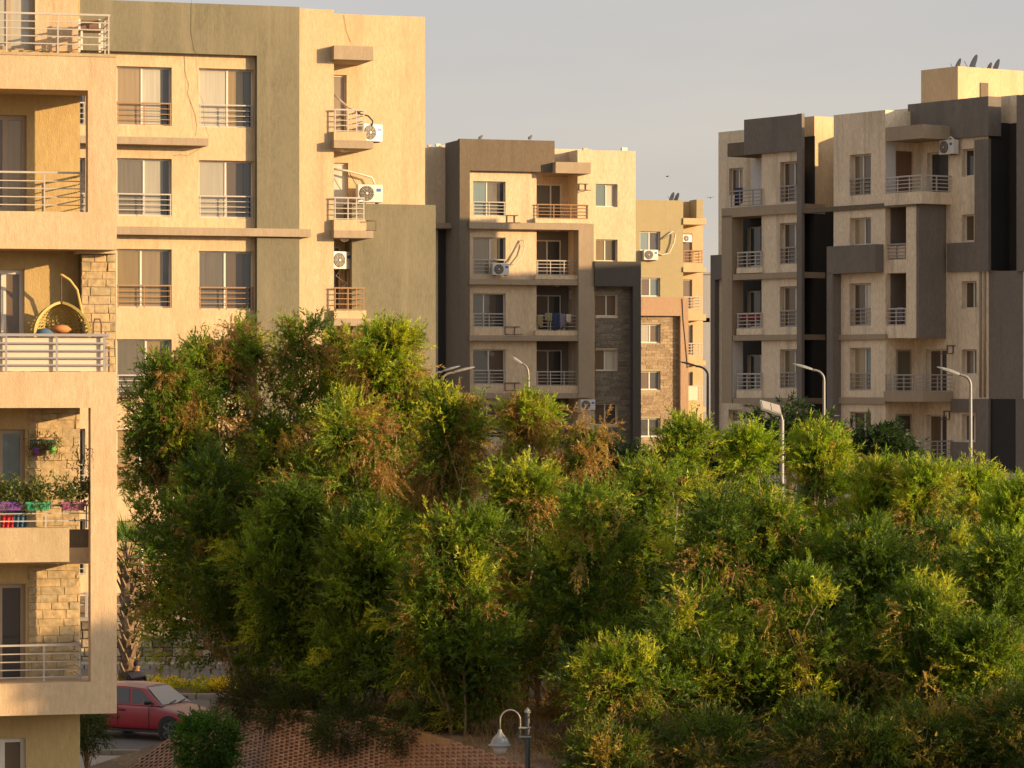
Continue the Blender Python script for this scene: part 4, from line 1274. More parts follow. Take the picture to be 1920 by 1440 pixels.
# ------------------------------------------------------------------ things on the near balconies
def egg_chair():
    u, z = fA.uz(115, 625, -.75)
    base = fA.world(u, -.75, fA.uz(115, 697, -.75)[1])
    e = empty('hanging_chair', base, fA.th, 'yellow woven egg chair hanging from a curved stand on the third balcony', 'hanging chair')
    zt = fA.uz(115, 515, -.75)[1] - fA.uz(115, 697, -.75)[1]
    zc = fA.uz(115, 567, -.75)[1] - fA.uz(115, 697, -.75)[1]
    pts = [(.42, .1, .02), (.47, .1, .6), (.42, .1, 1.0), (.30, .06, zt-.28), (.16, .02, zt-.10), (.02, 0, zt-.01), (-.03, 0, zt)]
    MB().tube(pts, .026, 8).build('stand', 'rattan', e, smooth=True)
    MB().tube([(0, 0, zt-.02), (0, 0, zc)], .012, 6).build('chain', 'rust', e)
    MB().lathe([(.48, 0), (.48, .04), (.44, .05)], 24, (0, .05, 0)).build('base_ring', 'rattan', e)
    m = MB()
    # dome-shaped basket, open to the front: meridians and rings of cane
    rx, ry = .56, .42
    def P(a, t):
        # t 0 top .. 1 widest .. 1.6 bottom
        rr = max(0, math.sin(min(max(t, 0), 1)*math.pi/2))**.85 if t <= 1 else max(.05, math.cos((t-1)*math.pi/2*.9))**.6
        t = max(t, 0)
        z_ = zc - .58*t**1.35 if t <= 1 else zc-.58-(t-1)*.55
        return Vector((rx*rr*math.cos(a), .02+ry*rr*math.sin(a), z_))
    ts = np.linspace(0.02, 1.6, 17)
    a0, a1 = R(-25), R(205)
    for k in range(23):
        a = a0 + (a1-a0)*k/22
        m.tube([P(a, t) for t in ts], .015 if 0 < k < 22 else .034, 4, cap=False)
    for t in np.linspace(.12, 1.6, 19):
        m.tube([P(a, t) for a in np.linspace(a0, a1, 21)], .013, 4, cap=False)
    for t0 in np.linspace(.05, 1.4, 14):   # diagonal weave
        m.tube([P(a0+(a1-a0)*s, t0+.2*math.sin(s*18)) for s in np.linspace(0, 1, 40)], .011, 3, cap=False)
    m.build('basket', 'rattan', e)
    MB().lathe([(.0, .09), (.12, .07), (.2, 0), (.12, -.06), (0, -.08)], 14, (0, .05, zc-.5)).build('cushion', 'orange_cl', e, smooth=True)
    MB().lathe([(.0, .1), (.1, .08), (.18, 0), (.1, -.08), (0, -.1)], 12, (-.33, -.12, zc-.58)).build('blue_cushion', 'blue_cl', e, smooth=True)
egg_chair()
def armchair():
    u, z = fA.uz(182, 697, -.6)
    e = empty('chair', fA.world(u, -.6, z), fA.th, 'small brown metal chair beside the egg chair, only its back showing', 'chair')
    zt = .98
    MB().tube([(-.07, 0, 0), (-.07, 0, zt-.1), (-.04, 0, zt), (.05, 0, zt), (.08, 0, zt-.1), (.08, 0, 0)], .016, 6).build('back_frame', 'rust', e)
    MB().box(-.2, .2, -.35, .02, .43, .47).build('seat', 'wood', e)
    for sx in (-.18, .18):
        MB().tube([(sx, -.33, 0), (sx, -.33, .43)], .016, 6).build('leg', 'rust', e)
    u, z = fA.uz(170, 96, -.8)
    e = empty('chair', fA.world(u, -.8, z), fA.th, 'pale wooden chair on the roof terrace behind the top railing', 'chair')
    MB().box(-.2, .2, -.2, .2, .36, .40).build('seat', 'wood', e)
    for sx in (-.19, .19):
        for sy in (-.19, .19):
            MB().box(sx-.02, sx+.02, sy-.02, sy+.02, 0, .36 if sy < 0 else .62).build('leg', 'white', e)
    MB().box(-.19, .19, .18, .2, .44, .6).build('backrest', 'wood', e)
armchair()

# ------------------------------------------------------------------ foliage helpers
def leaf_object(name, pos, dirs, L, W, cols, parent=None, rng=None, bend=.15):
    """many narrow blades as one mesh; pos, dirs, cols: (n,3); L, W: (n,)"""
    n = len(pos)
    rng = rng or np.random.default_rng(1)
    d = dirs/np.maximum(1e-6, np.linalg.norm(dirs, axis=1))[:, None]
    r = rng.normal(size=(n, 3))
    s = np.cross(d, r); s /= np.maximum(1e-6, np.linalg.norm(s, axis=1))[:, None]
    up = np.cross(s, d)
    # one slender three-cornered blade per leaf
    v = np.empty((n, 3, 3), np.float32)
    b0 = pos + d*(L*.22)[:, None] + up*(L*bend*.6)[:, None]
    v[:, 0] = b0 + s*(W*.5)[:, None]
    v[:, 1] = pos + d*L[:, None]
    v[:, 2] = b0 - s*(W*.5)[:, None]
    me = bpy.data.meshes.new(name)
    me.vertices.add(n*3); me.loops.add(n*3); me.polygons.add(n)
    me.vertices.foreach_set('co', v.reshape(-1))
    me.loops.foreach_set('vertex_index', np.arange(n*3, dtype=np.int32))
    me.polygons.foreach_set('loop_start', np.arange(0, n*3, 3, dtype=np.int32))
    me.polygons.foreach_set('loop_total', np.full(n, 3, np.int32))
    me.materials.append(M['leaf'])
    at_ = me.attributes.new('tint', 'FLOAT_COLOR', 'FACE')
    c = np.ones((n, 4), np.float32); c[:, :3] = cols
    at_.data.foreach_set('color', c.reshape(-1))
    me.update(calc_edges=True)
    o = bpy.data.objects.new(name, me)
    COL.objects.link(o)
    o.parent = parent
    return o

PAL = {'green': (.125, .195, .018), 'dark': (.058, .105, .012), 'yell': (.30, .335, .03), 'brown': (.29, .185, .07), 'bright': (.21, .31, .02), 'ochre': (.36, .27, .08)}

def sprays(rng, cen, axis, tw, lf, tlen, droop, spread=.75):
    """leaf positions and directions on twigs that fan out of each cluster centre"""
    K = len(cen)
    d = axis[:, None, :] + rng.normal(size=(K, tw, 3))*spread
    d[..., 2] -= droop[:, None]
    d /= np.linalg.norm(d, axis=2)[..., None]
    base = cen[:, None, :] + rng.normal(size=(K, tw, 3))*.10
    tl = tlen*rng.uniform(.55, 1.25, size=(K, tw))
    s = (np.linspace(.12, 1.0, lf)[None, None, :] + rng.uniform(-.04, .04, size=(K, tw, lf)))*tl[..., None]
    g = (.10 + .5*np.maximum(0, droop))[:, None, None]
    p = base[:, :, None, :] + d[:, :, None, :]*s[..., None]
    p[..., 2] -= g*s**2
    ld = d[:, :, None, :]*.85 + rng.normal(size=(K, tw, lf, 3))*.40
    ld[..., 2] -= (2*g*s)*.6
    return p, ld

def tree(name, label, px, d, top, bot, hw, mixc, seed, K=150, tw=12, lf=13, shape='round', zbase=2.1, cat='tree', group='acacia trees on the bank', leafL=.15, leafW=.03, stems=4, depth=1.0, tlen=.62, lean=0.0, inner=1.0, off=0.0):
    rng = np.random.default_rng(seed)
    X = (px-960)/F*d - off
    zt = EYE-(top-720)/F*d; zb_ = EYE-(bot-720)/F*d
    hwm = hw/F*d
    zbase = gz(X, d) if zbase is None else zbase
    e = empty(name, (X, d, zbase), 0, label, cat, group)
    H = zt-zbase; hb = max(.3, zb_-zbase)
    # envelope: boughs spread over the crown, leaf clusters over each bough
    B = int(10+hwm*9)
    tb = rng.uniform(0.04, 1, B*4)
    def prof(t):
        if shape == 'spire': return (1-t**1.35)**.8*(.6+.4*np.minimum(1, t*5))
        return (1-t**3.2)**.55*(.70+.30*np.minimum(1, t*3))
    rb = prof(tb)
    kp = rng.uniform(0, 1, B*4) < rb+.12
    tb, rb = tb[kp][:B], rb[kp][:B]
    B = len(tb)
    nt_ = max(2, B//7)
    tb[:nt_] = rng.uniform(.93, 1.0, nt_); rb[:nt_] = .45 if shape == 'round' else .12
    ab = rng.uniform(0, 2*math.pi, B)
    br = np.where(tb > .85, .48, .74)*rng.uniform(.7, 1.3, B)*(.75+.25*hwm/1.5)
    rh = np.maximum(0, rb*hwm*rng.uniform(.55, 1.1, B)-br*.45)
    bc = np.stack([rh*np.cos(ab)+lean*tb*H+off, rh*np.sin(ab)*depth, hb+br*.5+tb*(H-hb-br*1.1)], 1)
    bi = rng.integers(0, B, K)
    v = rng.normal(size=(K, 3)); v[:, 2] += .35; v /= np.linalg.norm(v, axis=1)[:, None]
    cen = bc[bi] + v*(br[bi]*rng.uniform(.45, 1.0, K))[:, None]*np.array([1, 1, 1.15])
    cen[:, 2] = np.minimum(cen[:, 2], H-(.38 if shape == 'spire' else .14))
    n = K
    ax = v*.9 + np.array([0, 0, .30])
    if shape == 'spire': ax[:, 2] += .55
    ax[:, :2] += (cen[:, :2]-np.array([off, 0]))/max(.5, hwm)*.3
    names = list(mixc); pr = np.array([mixc[k] for k in names]); pr = pr/pr.sum()
    # colour comes in patches: whole boughs are brown with seed pods
    patch = rng.normal(size=B)[bi]*.75
    order = np.argsort(np.argsort(patch+rng.normal(size=n)*.9))/max(1, n-1)
    cum = np.cumsum(pr)
    ci = np.minimum(np.searchsorted(cum, order), len(names)-1)
    colr = np.array([PAL[names[i]] for i in ci])
    isb = np.array([names[i] in ('brown', 'ochre') for i in ci])
    droop = np.where(isb, rng.uniform(.5, 1.3, n), rng.uniform(-.35, .25, n))
    P_, D_ = sprays(rng, cen, ax, tw, lf, tlen, droop, .62)
    m = n*tw*lf
    pos = P_.reshape(-1, 3); dr = D_.reshape(-1, 3)
    lc = np.repeat(colr, tw*lf, 0)*np.repeat(rng.uniform(.72, 1.28, (n*tw, 1)), lf, 0)*rng.uniform(.82, 1.18, (m, 1))*rng.uniform(.92, 1.08, (m, 3))
    b_ = np.repeat(isb, tw*lf)
    L = leafL*rng.uniform(.6, 1.3, m)*np.where(b_, .75, 1.0); W = leafW*rng.uniform(.7, 1.3, m)*np.where(b_, .8, 1.0)
    # the dense twiggy inside of every bough
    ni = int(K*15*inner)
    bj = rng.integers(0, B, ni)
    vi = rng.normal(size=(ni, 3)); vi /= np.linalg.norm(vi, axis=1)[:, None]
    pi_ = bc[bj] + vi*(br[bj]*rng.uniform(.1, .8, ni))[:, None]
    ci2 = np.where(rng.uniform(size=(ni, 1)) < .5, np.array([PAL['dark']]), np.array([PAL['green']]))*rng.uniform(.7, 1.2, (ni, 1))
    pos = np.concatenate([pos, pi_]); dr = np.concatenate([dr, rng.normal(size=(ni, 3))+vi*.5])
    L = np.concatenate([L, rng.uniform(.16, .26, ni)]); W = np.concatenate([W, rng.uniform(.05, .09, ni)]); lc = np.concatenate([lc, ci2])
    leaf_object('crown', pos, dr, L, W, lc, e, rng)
    # stems and limbs
    tm = MB()
    rr = random.Random(seed)
    tops = [cen[i] for i in rng.choice(n, min(n, 6*stems), replace=False)]
    for s in range(stems):
        a = 2*math.pi*(s+.3*rr.random())/stems
        r0 = .03+.016*H/6*rr.uniform(.7, 1.2)
        b0 = Vector((math.cos(a)*.25, math.sin(a)*.25, -.15))
        spread = hwm*.45*rr.uniform(.4, 1)
        p = [b0]
        for k in range(1, 7):
            f_ = k/6
            p.append(Vector((b0.x+math.cos(a)*spread*f_**1.3+rr.uniform(-.08, .08)+lean*f_*H*.8+off*f_, b0.y+math.sin(a)*spread*f_**1.3+rr.uniform(-.08, .08), -.15+(H*.72+.15)*f_)))
        tm.tube(p, [r0*(1-.8*k/6) for k in range(7)], 6)
        for q in tops[s*6:(s+1)*6]:
            zz_ = max(.3, q[2]-rr.uniform(.5, 1.6))
            f_ = min(.95, max(.08, zz_/(H*.72)))
            i = int(f_*6); pa = p[i].lerp(p[min(6, i+1)], f_*6-i)
            mid = pa.lerp(Vector(q), .5)+Vector((0, 0, .12))
            tm.tube([pa, mid, Vector(q)], [r0*.45, r0*.3, r0*.12], 4)
    tm.build('trunk', 'bark', e, smooth=True)
    return e
# ================================================================== trees
mixL = dict(dark=.24, green=.24, brown=.30, ochre=.10, yell=.12)
mixB = dict(brown=.34, ochre=.16, green=.26, yell=.18, dark=.06)
mixG = dict(bright=.34, yell=.34, green=.26, ochre=.06)
mixD = dict(dark=.50, green=.40, yell=.08, bright=.02)
mixF = dict(dark=.40, green=.34, brown=.16, yell=.10)
T = [
 ('leafy tree bulging over the pale windows at the left end of the belt', 308, 80, 684, 950, 62, dict(dark=.3, green=.36, brown=.28, yell=.06), 130, 'round'),
 # label, px, d, top, bottom, half width, mix, K, shape
 ('broad dark tree at the far left of the belt before the pale windows', 385, 81, 655, 1230, 140, mixL, 250, 'round'),
 ('tall tree with arching brown seed pods on top before the olive frame leg', 455, 82, 604, 1240, 125, mixL, 230, 'round'),
 ('tall tree with feathery light green top just under the corner balconies', 570, 81, 612, 1290, 115, dict(yell=.28, green=.28, brown=.32, ochre=.08, dark=.04), 200, 'round'),
 ('light green tree with soft rounded top between two taller crowns', 650, 82, 634, 1250, 90, dict(yell=.32, green=.26, brown=.34, ochre=.08), 170, 'round'),
 ('green and brown tree sloping down towards the angled lamps', 785, 80, 690, 1300, 85, dict(yell=.32, green=.24, brown=.34, ochre=.10), 180, 'round'),
 ('pointed yellow green tree in front of the olive wall panel', 722, 80, 622, 1300, 100, dict(yell=.38, bright=.20, green=.22, brown=.20), 230, 'round'),
 ('tree with reddish brown hanging pods in the middle of the big clump', 660, 76, 760, 1330, 135, mixB, 210, 'round'),
 ('brown and yellow tree below the two angled street lamps', 840, 77, 738, 1370, 105, mixB, 200, 'round'),
 ('narrow green topped tree in front of the middle block', 985, 76, 742, 1380, 72, dict(yell=.3, green=.3, brown=.3, bright=.1), 150, 'spire'),
 ('wide brown flecked tree at the foot of the dark grey frame', 1090, 75, 782, 1390, 98, mixB, 190, 'round'),
 ('low dark green tree overhanging the road behind the red car', 400, 77.5, 860, 1262, 145, mixF, 220, 'round'),
 ('dark green tree at the top of the brick bank', 560, 75, 930, 1340, 130, mixD, 210, 'round'),
 ('dark tree hanging over the edge of the red brick bank', 700, 72.5, 960, 1390, 110, mixD, 190, 'round'),
 ('foremost bushy green tree left of the bell lamp', 868, 68, 980, 1470, 118, mixF, 230, 'round'),
 ('brown flecked tree in the middle, left of the first bright green treetop', 985, 72, 880, 1400, 115, mixB, 190, 'round'),
 ('thin stemmed olive tree right of the bell lamp', 1120, 69, 930, 1400, 115, dict(dark=.3, green=.34, ochre=.2, yell=.16), 150, 'round'),
 ('bright green pointed tree below the yellow block', 1290, 75, 783, 1360, 92, mixG, 170, 'spire'),
 ('bright green pointed tree left of the solar lamp', 1400, 76, 806, 1360, 92, mixG, 170, 'spire'),
 ('light green tree right of the solar lamp pole', 1535, 78, 800, 1360, 98, dict(yell=.4, bright=.24, green=.2, ochre=.16), 170, 'spire'),
 ('light green tree below the shaded bay', 1640, 76, 862, 1370, 98, mixG, 165, 'spire'),
 ('loose leafy tree left of the tallest street lamp', 1738, 75, 872, 1380, 92, dict(yell=.36, green=.3, ochre=.14, bright=.2), 150, 'spire'),
 ('loose leafy tree at the foot of the tallest street lamp', 1830, 77, 878, 1380, 86, mixG, 140, 'spire'),
 ('bright tree cut by the right edge of the picture', 1905, 72, 905, 1390, 88, mixG, 180, 'spire'),
 ('green tree in the second row below the pale roof', 1235, 72, 880, 1370, 98, dict(green=.4, yell=.25, dark=.2, brown=.15), 170, 'round'),
 ('dark slender tree in the front row left of centre right', 1340, 67, 945, 1400, 108, mixF, 150, 'round'),
 ('slender front tree below the solar lamp with bare pale stems', 1475, 68, 955, 1400, 108, dict(green=.38, dark=.26, ochre=.2, yell=.16), 150, 'round'),
 ('slender front tree with crossing pale stems below the shaded bay', 1615, 67, 990, 1400, 105, mixF, 145, 'round'),
 ('slender front tree near the right edge with thin stems', 1755, 68, 1000, 1400, 105, dict(green=.4, dark=.26, ochre=.18, yell=.16), 150, 'round'),
 ('dark leafy tree low at the right edge', 1880, 66, 1030, 1420, 80, mixD, 140, 'round'),
]
for (lb, px, d, top, hw, mx_) in (
    ('low leafy young tree at the front edge, right of the dry brown shrub', 1175, 64.5, 1230, 85, mixF),
    ('low young tree with dry grass at its foot, left of crossing pale stems', 1290, 66, 1130, 90, mixD),
    ('low sparse young tree before the crossing pale stems', 1400, 66.5, 1210, 85, mixF),
    ('low young tree in the front row under the solar lamp', 1510, 65, 1085, 90, dict(dark=.4, green=.3, ochre=.2, yell=.1)),
    ('low speckled young tree in the front row under the bay', 1625, 65.5, 1220, 90, mixF),
    ('low young tree in the front row right of thin upright stems', 1735, 64.5, 1110, 90, dict(dark=.4, green=.3, ochre=.2, yell=.1)),
    ('low dark young tree in the front row nearest the right edge', 1850, 64, 1190, 90, mixD)):
    T.append((lb, px, d-2.0 if px < 1450 else d-1.0, top, 1350, hw, dict(ochre=.22, yell=.18, green=.32, dark=.28), 74, 'round'))  # ochre and yellow leaves mixed in to stand for golden sun flecks
protos = []
for i, (lb, px, d, top, bot, hw, mx_, K, sh) in enumerate(T):
    right = px > 1130
    o = tree('acacia_tree', lb, px, d, top, bot, hw, mx_, 100+i*7, K=int(K*1.12), tw=13, lf=23, shape=sh, zbase=None, stems=6 if right else 4, leafW=.032, leafL=.125, tlen=.50, inner=.35 if right and d < 69.5 else 1.0, off={308: -2.2, 385: -1.3, 400: -1.0}.get(px, 0))
    if 17 <= i < 29: protos.append(o)
# unseen trees carry the belt on to the right, placed and scaled for their shade
for i, (x, y) in enumerate(((12.8, 52.3), (15.2, 50.6), (14.2, 48.4), (17.5, 50.5), (11.7, 57.2), (13.6, 58.6), (14.2, 76.4))):
    o = copy_tree(protos[i % len(protos)])
    o.location = (x, y, gz(x, y)); o.rotation_euler = (0, 0, i*1.1); o.scale = ((1.15, 1.15, 1.02), (1.15, 1.15, 1.08), (1.1, 1.1, 1.0), (1.15, 1.15, 1.1), (1, 1, .5), (1, 1, .55), (1, 1, .72))[i]
    tag(o, 'acacia tree of the same belt beyond the right edge of the picture', 'tree', 'acacia trees beyond the right edge')

# dark feathery street trees behind the belt
def flame_tree(label, px, d, top, bot, hw, seed, K=60):
    rng = np.random.default_rng(seed)
    X = (px-960)/F*d; z0 = 2.6
    e = empty('shade_tree', (X, d, z0), 0, label, 'tree', 'dark street trees behind the belt')
    zt = EYE-(top-720)/F*d-z0; zb_ = EYE-(bot-720)/F*d-z0; h = hw/F*d
    a = rng.uniform(0, 2*math.pi, K); r_ = np.sqrt(rng.uniform(.02, 1, K))
    t = rng.uniform(0, 1, K)
    cen = np.stack([r_*np.cos(a)*h, r_*np.sin(a)*h, zb_+(zt-zb_)*(1-.55*r_**2)*(.35+.65*t)-.2], 1)
    ax = np.stack([np.cos(a)*1.1, np.sin(a)*1.1, np.full(K, .25)], 1)
    P_, D_ = sprays(rng, cen, ax, 8, 20, .85, np.full(K, .25), .6)
    m = P_.reshape(-1, 3).shape[0]
    c = np.array([(.022, .045, .014)])*rng.uniform(.6, 1.5, (m, 1))
    leaf_object('crown', P_.reshape(-1, 3), D_.reshape(-1, 3), .26*rng.uniform(.6, 1.3, m), .075*rng.uniform(.6, 1.3, m), c, e, rng)
    tm = MB(); tm.tube([(0, 0, -.1), (.1, 0, zb_*.5), (0, 0, zb_)], [.16, .13, .10], 8)
    for q in cen[:14]:
        tm.tube([(0, 0, zb_*.9), (q[0]*.5, q[1]*.5, zb_+(q[2]-zb_)*.65), tuple(q)], [.08, .05, .02], 5)
    tm.build('trunk', 'bark', e, smooth=True)
flame_tree('dark feathery tree with spreading fronds behind the solar lamp', 1478, 118, 752, 860, 80, 3, 70)
flame_tree('dark flat topped tree below the bay of the shaded block', 1622, 118, 776, 870, 62, 5, 60)
flame_tree('dark leafy tree at the foot of the shaded block, left of the solar lamp', 1390, 125, 800, 890, 60, 8, 55)
flame_tree('low dark tree before the foot of the yellow block', 1235, 135, 838, 905, 75, 12, 55)
flame_tree('dark tree in the gap before the dark grey frame', 1160, 120, 812, 900, 42, 15, 40)

def shrub(name, label, px, d, top, bot, hw, cols, seed, K=60, cat='bush', tw=14, lf=10, L=.07, W=.035, sphere=True, zb=None, group=None, tlen=.28, trunk=True):
    rng = np.random.default_rng(seed)
    X = (px-960)/F*d
    zt = EYE-(top-720)/F*d; zl = EYE-(bot-720)/F*d
    zb = gz(X, d) if zb is None else zb
    e = empty(name, (X, d, zb), 0, label, cat, group)
    h = hw/F*d
    v = rng.normal(size=(K, 3)); v /= np.linalg.norm(v, axis=1)[:, None]
    r_ = rng.uniform(.62, .9, K)
    cen = np.stack([v[:, 0]*h*r_, v[:, 1]*h*r_, (zt+zl)/2-zb+v[:, 2]*(zt-zl)/2*r_*.95], 1)
    P_, D_ = sprays(rng, cen, v*1.2, tw, lf, tlen, np.full(K, -.1), .7)
    m = P_.reshape(-1, 3).shape[0]
    base = np.array([cols[i] for i in rng.integers(0, len(cols), K)])
    c = np.repeat(base, tw*lf, 0)*rng.uniform(.6, 1.4, (m, 1))
    leaf_object('foliage', P_.reshape(-1, 3), D_.reshape(-1, 3), L*rng.uniform(.6, 1.3, m), W*rng.uniform(.7, 1.3, m), c, e, rng)
    if trunk:
        tm = MB(); rr = random.Random(seed)
        zc = (zt+zl)/2-zb
        tm.tube([(0, 0, -.1), (rr.uniform(-.08, .08), 0, zc*.5), (0, 0, zc)], [.06, .05, .03], 7)
        for q in cen[:10]: tm.tube([(0, 0, zc*.6), tuple(q)], [.02, .006], 4)
        tm.build('stem', 'bark', e, smooth=True)
    return e
shrub('round_bush', 'clipped round dark green bush in front of the red car', 386, 71.5, 1330, 1462, 56, [(.045, .13, .02), (.065, .17, .024), (.03, .09, .018)], 41, K=150, L=.062, W=.034, tlen=.2)
shrub('small_tree', 'small dark tree with crooked stem beside the near house corner', 163, 70, 1338, 1402, 26, [(.03, .06, .016), (.05, .07, .02)], 42, K=36, L=.08, W=.025, zb=gz(-9, 70)-.3)
shrub('dry_shrub', 'dry brown shrub right of the bell lamp post', 1075, 65, 1385, 1470, 75, [(.12, .075, .035), (.16, .10, .04), (.07, .06, .025)], 43, K=90, L=.09, W=.02, tlen=.4)
shrub('dry_shrub', 'golden dry shrub between the trunks behind the bell lamp', 1085, 71, 1290, 1385, 60, [(.24, .17, .05), (.16, .13, .04)], 44, K=60, L=.08, W=.022, tlen=.4)
shrub('low_shrub', 'low dark shrub lying over the brick bank below the trees', 650, 70.6, 1338, 1395, 66, [(.03, .055, .014), (.04, .07, .02)], 45, K=60, L=.11, W=.022, tlen=.4)
shrub('low_shrub', 'dark leafy shrub spilling over the bank below the middle trees', 560, 72.6, 1312, 1368, 60, [(.03, .055, .014), (.05, .06, .02)], 47, K=60, L=.11, W=.024, tlen=.45)
shrub('low_shrub', 'dark shrub along the crest of the bank beside the kerb piece', 790, 69, 1330, 1400, 66, [(.03, .055, .014), (.05, .06, .02)], 48, K=60, L=.11, W=.024, tlen=.45)
shrub('low_shrub', 'dark shrub at the upper left shoulder of the bank', 480, 74.2, 1285, 1345, 62, [(.03, .05, .014), (.05, .05, .02)], 46, K=60, L=.11, W=.022, tlen=.4)

for i, (px, d, top, hw, lb) in enumerate(((1225, 63, 1372, 60, 'brown dry shrub in the grass left of the leaning trunks'),
    )):
    shrub('low_shrub', lb, px, d-1.2, top, 1462, hw, [(.05, .085, .018), (.09, .11, .02), (.20, .15, .04)], 60+i, K=36, L=.12, W=.026, tlen=.42)
for i, (px, top, hw, lb) in enumerate(((1135, 1388, 70, 'low green and gold undergrowth bush right of the dry brown shrub'), (1330, 1352, 74, 'low leafy undergrowth bush between the dry grass and the bottom edge'),
    (1545, 1336, 80, 'low leafy undergrowth bush at the bottom edge straight below the solar lamp'), (1640, 1362, 70, 'low gold flecked undergrowth bush at the bottom edge below the bay'),
    (1730, 1330, 82, 'broad low undergrowth bush at the bottom edge under thin stems'), (1825, 1346, 78, 'low undergrowth bush just left of the tallest one in the bottom right corner'), (1905, 1300, 70, 'tallest low bush, filling the bottom right corner'))):
    shrub('low_bush', lb, px, 60.9+.25*(i % 3), top, 1475, hw, [(.07, .115, .016), (.11, .15, .02), (.27, .21, .05), (.05, .09, .014)], 80+i, K=74, L=.12, W=.03, tlen=.42, lf=14, group='low undergrowth bushes along the bottom edge')
# yellow-green bedding in the road median
rngm = np.random.default_rng(77)
n = 130
cx = rngm.uniform(-11.8, -7.6, n); cy = rngm.uniform(94.75, 96.3, n)
cen = np.stack([cx, cy, base_z(95.5)+.13+rngm.uniform(.0, .08, n)], 1)
P_, D_ = sprays(rngm, cen, np.tile(np.array([[0, -.2, .8]]), (n, 1)), 10, 9, .15, np.zeros(n), .8)
m_ = P_.reshape(-1, 3).shape[0]
cc = np.repeat(np.where(rngm.uniform(size=(n, 1)) < .6, np.array([[.60, .50, .03]]), np.array([[.24, .30, .03]])), 90, 0)*rngm.uniform(.7, 1.3, (m_, 1))
o = leaf_object('flower_bed', P_.reshape(-1, 3), D_.reshape(-1, 3), np.full(m_, .09), np.full(m_, .045), cc, None, rngm)
tag(o, 'yellow green bedding plants in the road median behind the red car', 'flower bed', kind='stuff')

# dry grass below the right-hand trees
n = 16000
gx = rngm.uniform(-1.0, 13, n); gy = rngm.uniform(60, 84, n)
zg = np.array([gz(a, b) for a, b in zip(gx, gy)])
dv = rngm.normal(size=(n, 3))*.45; dv[:, 2] = 1
cc = np.array([[.26, .18, .085]])*rngm.uniform(.45, 1.3, (n, 1))*np.array([[1, 1, 1]])
o = leaf_object('dry_grass', np.stack([gx, gy, zg], 1), dv, rngm.uniform(.12, .5, n), np.full(n, .014), cc, None, rngm)
tag(o, 'dry straw coloured grass between the tree trunks', 'dry grass', kind='stuff')
# leaf litter at the bank shoulder
n = 5000
gx = rngm.uniform(-7.4, -2, n); gy = np.array([crest(a)[0] for a in gx])+rngm.uniform(-.2, 2.5, n)
zg = np.array([gz(a, b) for a, b in zip(gx, gy)])
dv = rngm.normal(size=(n, 3)); dv[:, 2] = np.abs(dv[:, 2])*.4
cc = np.array([[.13, .08, .04]])*rngm.uniform(.4, 1.4, (n, 1))
o = leaf_object('leaf_litter', np.stack([gx, gy, zg+.01], 1), dv, np.full(n, .10), np.full(n, .025), cc, None, rngm)
tag(o, 'fallen brown leaves on the shoulder of the bank', 'leaf litter', kind='stuff')

# ------------------------------------------------------------------ palm behind the house corner
def palm():
    rng = np.random.default_rng(5); rr = random.Random(5)
    d = 93; X = (243-960)/F*d; z0 = gz(X, d)
    e = empty('palm_tree', (X, d, z0), 0, 'fan palm with shaggy stubbed trunk beside the person and red car', 'palm tree')
    H = EYE-(1075-720)/F*d-z0
    MB().tube([(0, 0, -.1), (.02, 0, .5), (-.03, 0, H*.5), (-.06, 0, H)], [.25, .2, .19, .2], 14).build('trunk', 'bark_palm', e, smooth=True)
    m = MB()
    k = 0
    z = .15
    while z < H+.3:
        for j in range(3):
            a = k*2.39996; k += 1
            r0 = .18
            b = Vector((math.cos(a)*r0, math.sin(a)*r0, z)); o_ = Vector((math.cos(a), math.sin(a), 0))
            L = rr.uniform(.16, .34)
            t = b+o_*L*.55+Vector((0, 0, L))
            s = Vector((-math.sin(a), math.cos(a), 0))
            w0, w1 = .075, .03
            n = len(m.v)
            m.v += [tuple(b-s*w0), tuple(b+s*w0), tuple(t+s*w1), tuple(t-s*w1), tuple(b-s*w0+o_*.05-Vector((0, 0, .05))), tuple(b+s*w0+o_*.05-Vector((0, 0, .05))), tuple(t+s*w1+o_*.035), tuple(t-s*w1+o_*.035)]
            m.f += [(n+3, n+2, n+1, n), (n+4, n+5, n+6, n+7), (n, n+1, n+5, n+4), (n+1, n+2, n+6, n+5), (n+2, n+3, n+7, n+6), (n+3, n, n+4, n+7)]
        z += .13
    m.build('leaf_stubs', 'bark_palm', e)
    # fan fronds
    pos, dr, L_, W_, c_ = [], [], [], [], []
    st = MB()
    for j in range(22):
        a = j*2.39996; el = rr.uniform(.1, 1.35)
        o_ = Vector((math.cos(a)*math.cos(el), math.sin(a)*math.cos(el), math.sin(el)))
        b = Vector((-.06, 0, H+.15)); h = b+o_*rr.uniform(.6, .95)
        st.tube([b, b.lerp(h, .5)+Vector((0, 0, .05)), h], [.03, .02, .015], 5)
        s = o_.cross(Vector((0, 0, 1))).normalized()
        for q in np.linspace(-1.25, 1.25, 23):
            dv = o_*math.cos(q)+s*math.sin(q)+Vector((0, 0, -.12*abs(q)))
            pos.append(h); dr.append(dv); L_.append(rr.uniform(.55, .8)); W_.append(.055)
            c_.append([(.10, .19, .03), (.07, .14, .025), (.15, .2, .04)][j % 3])
    st.build('frond_stalks', 'bark_palm', e)
    leaf_object('fronds', np.array([tuple(p) for p in pos]), np.array([tuple(p) for p in dr]), np.array(L_), np.array(W_), np.array(c_), e, rng, bend=.04)
palm()

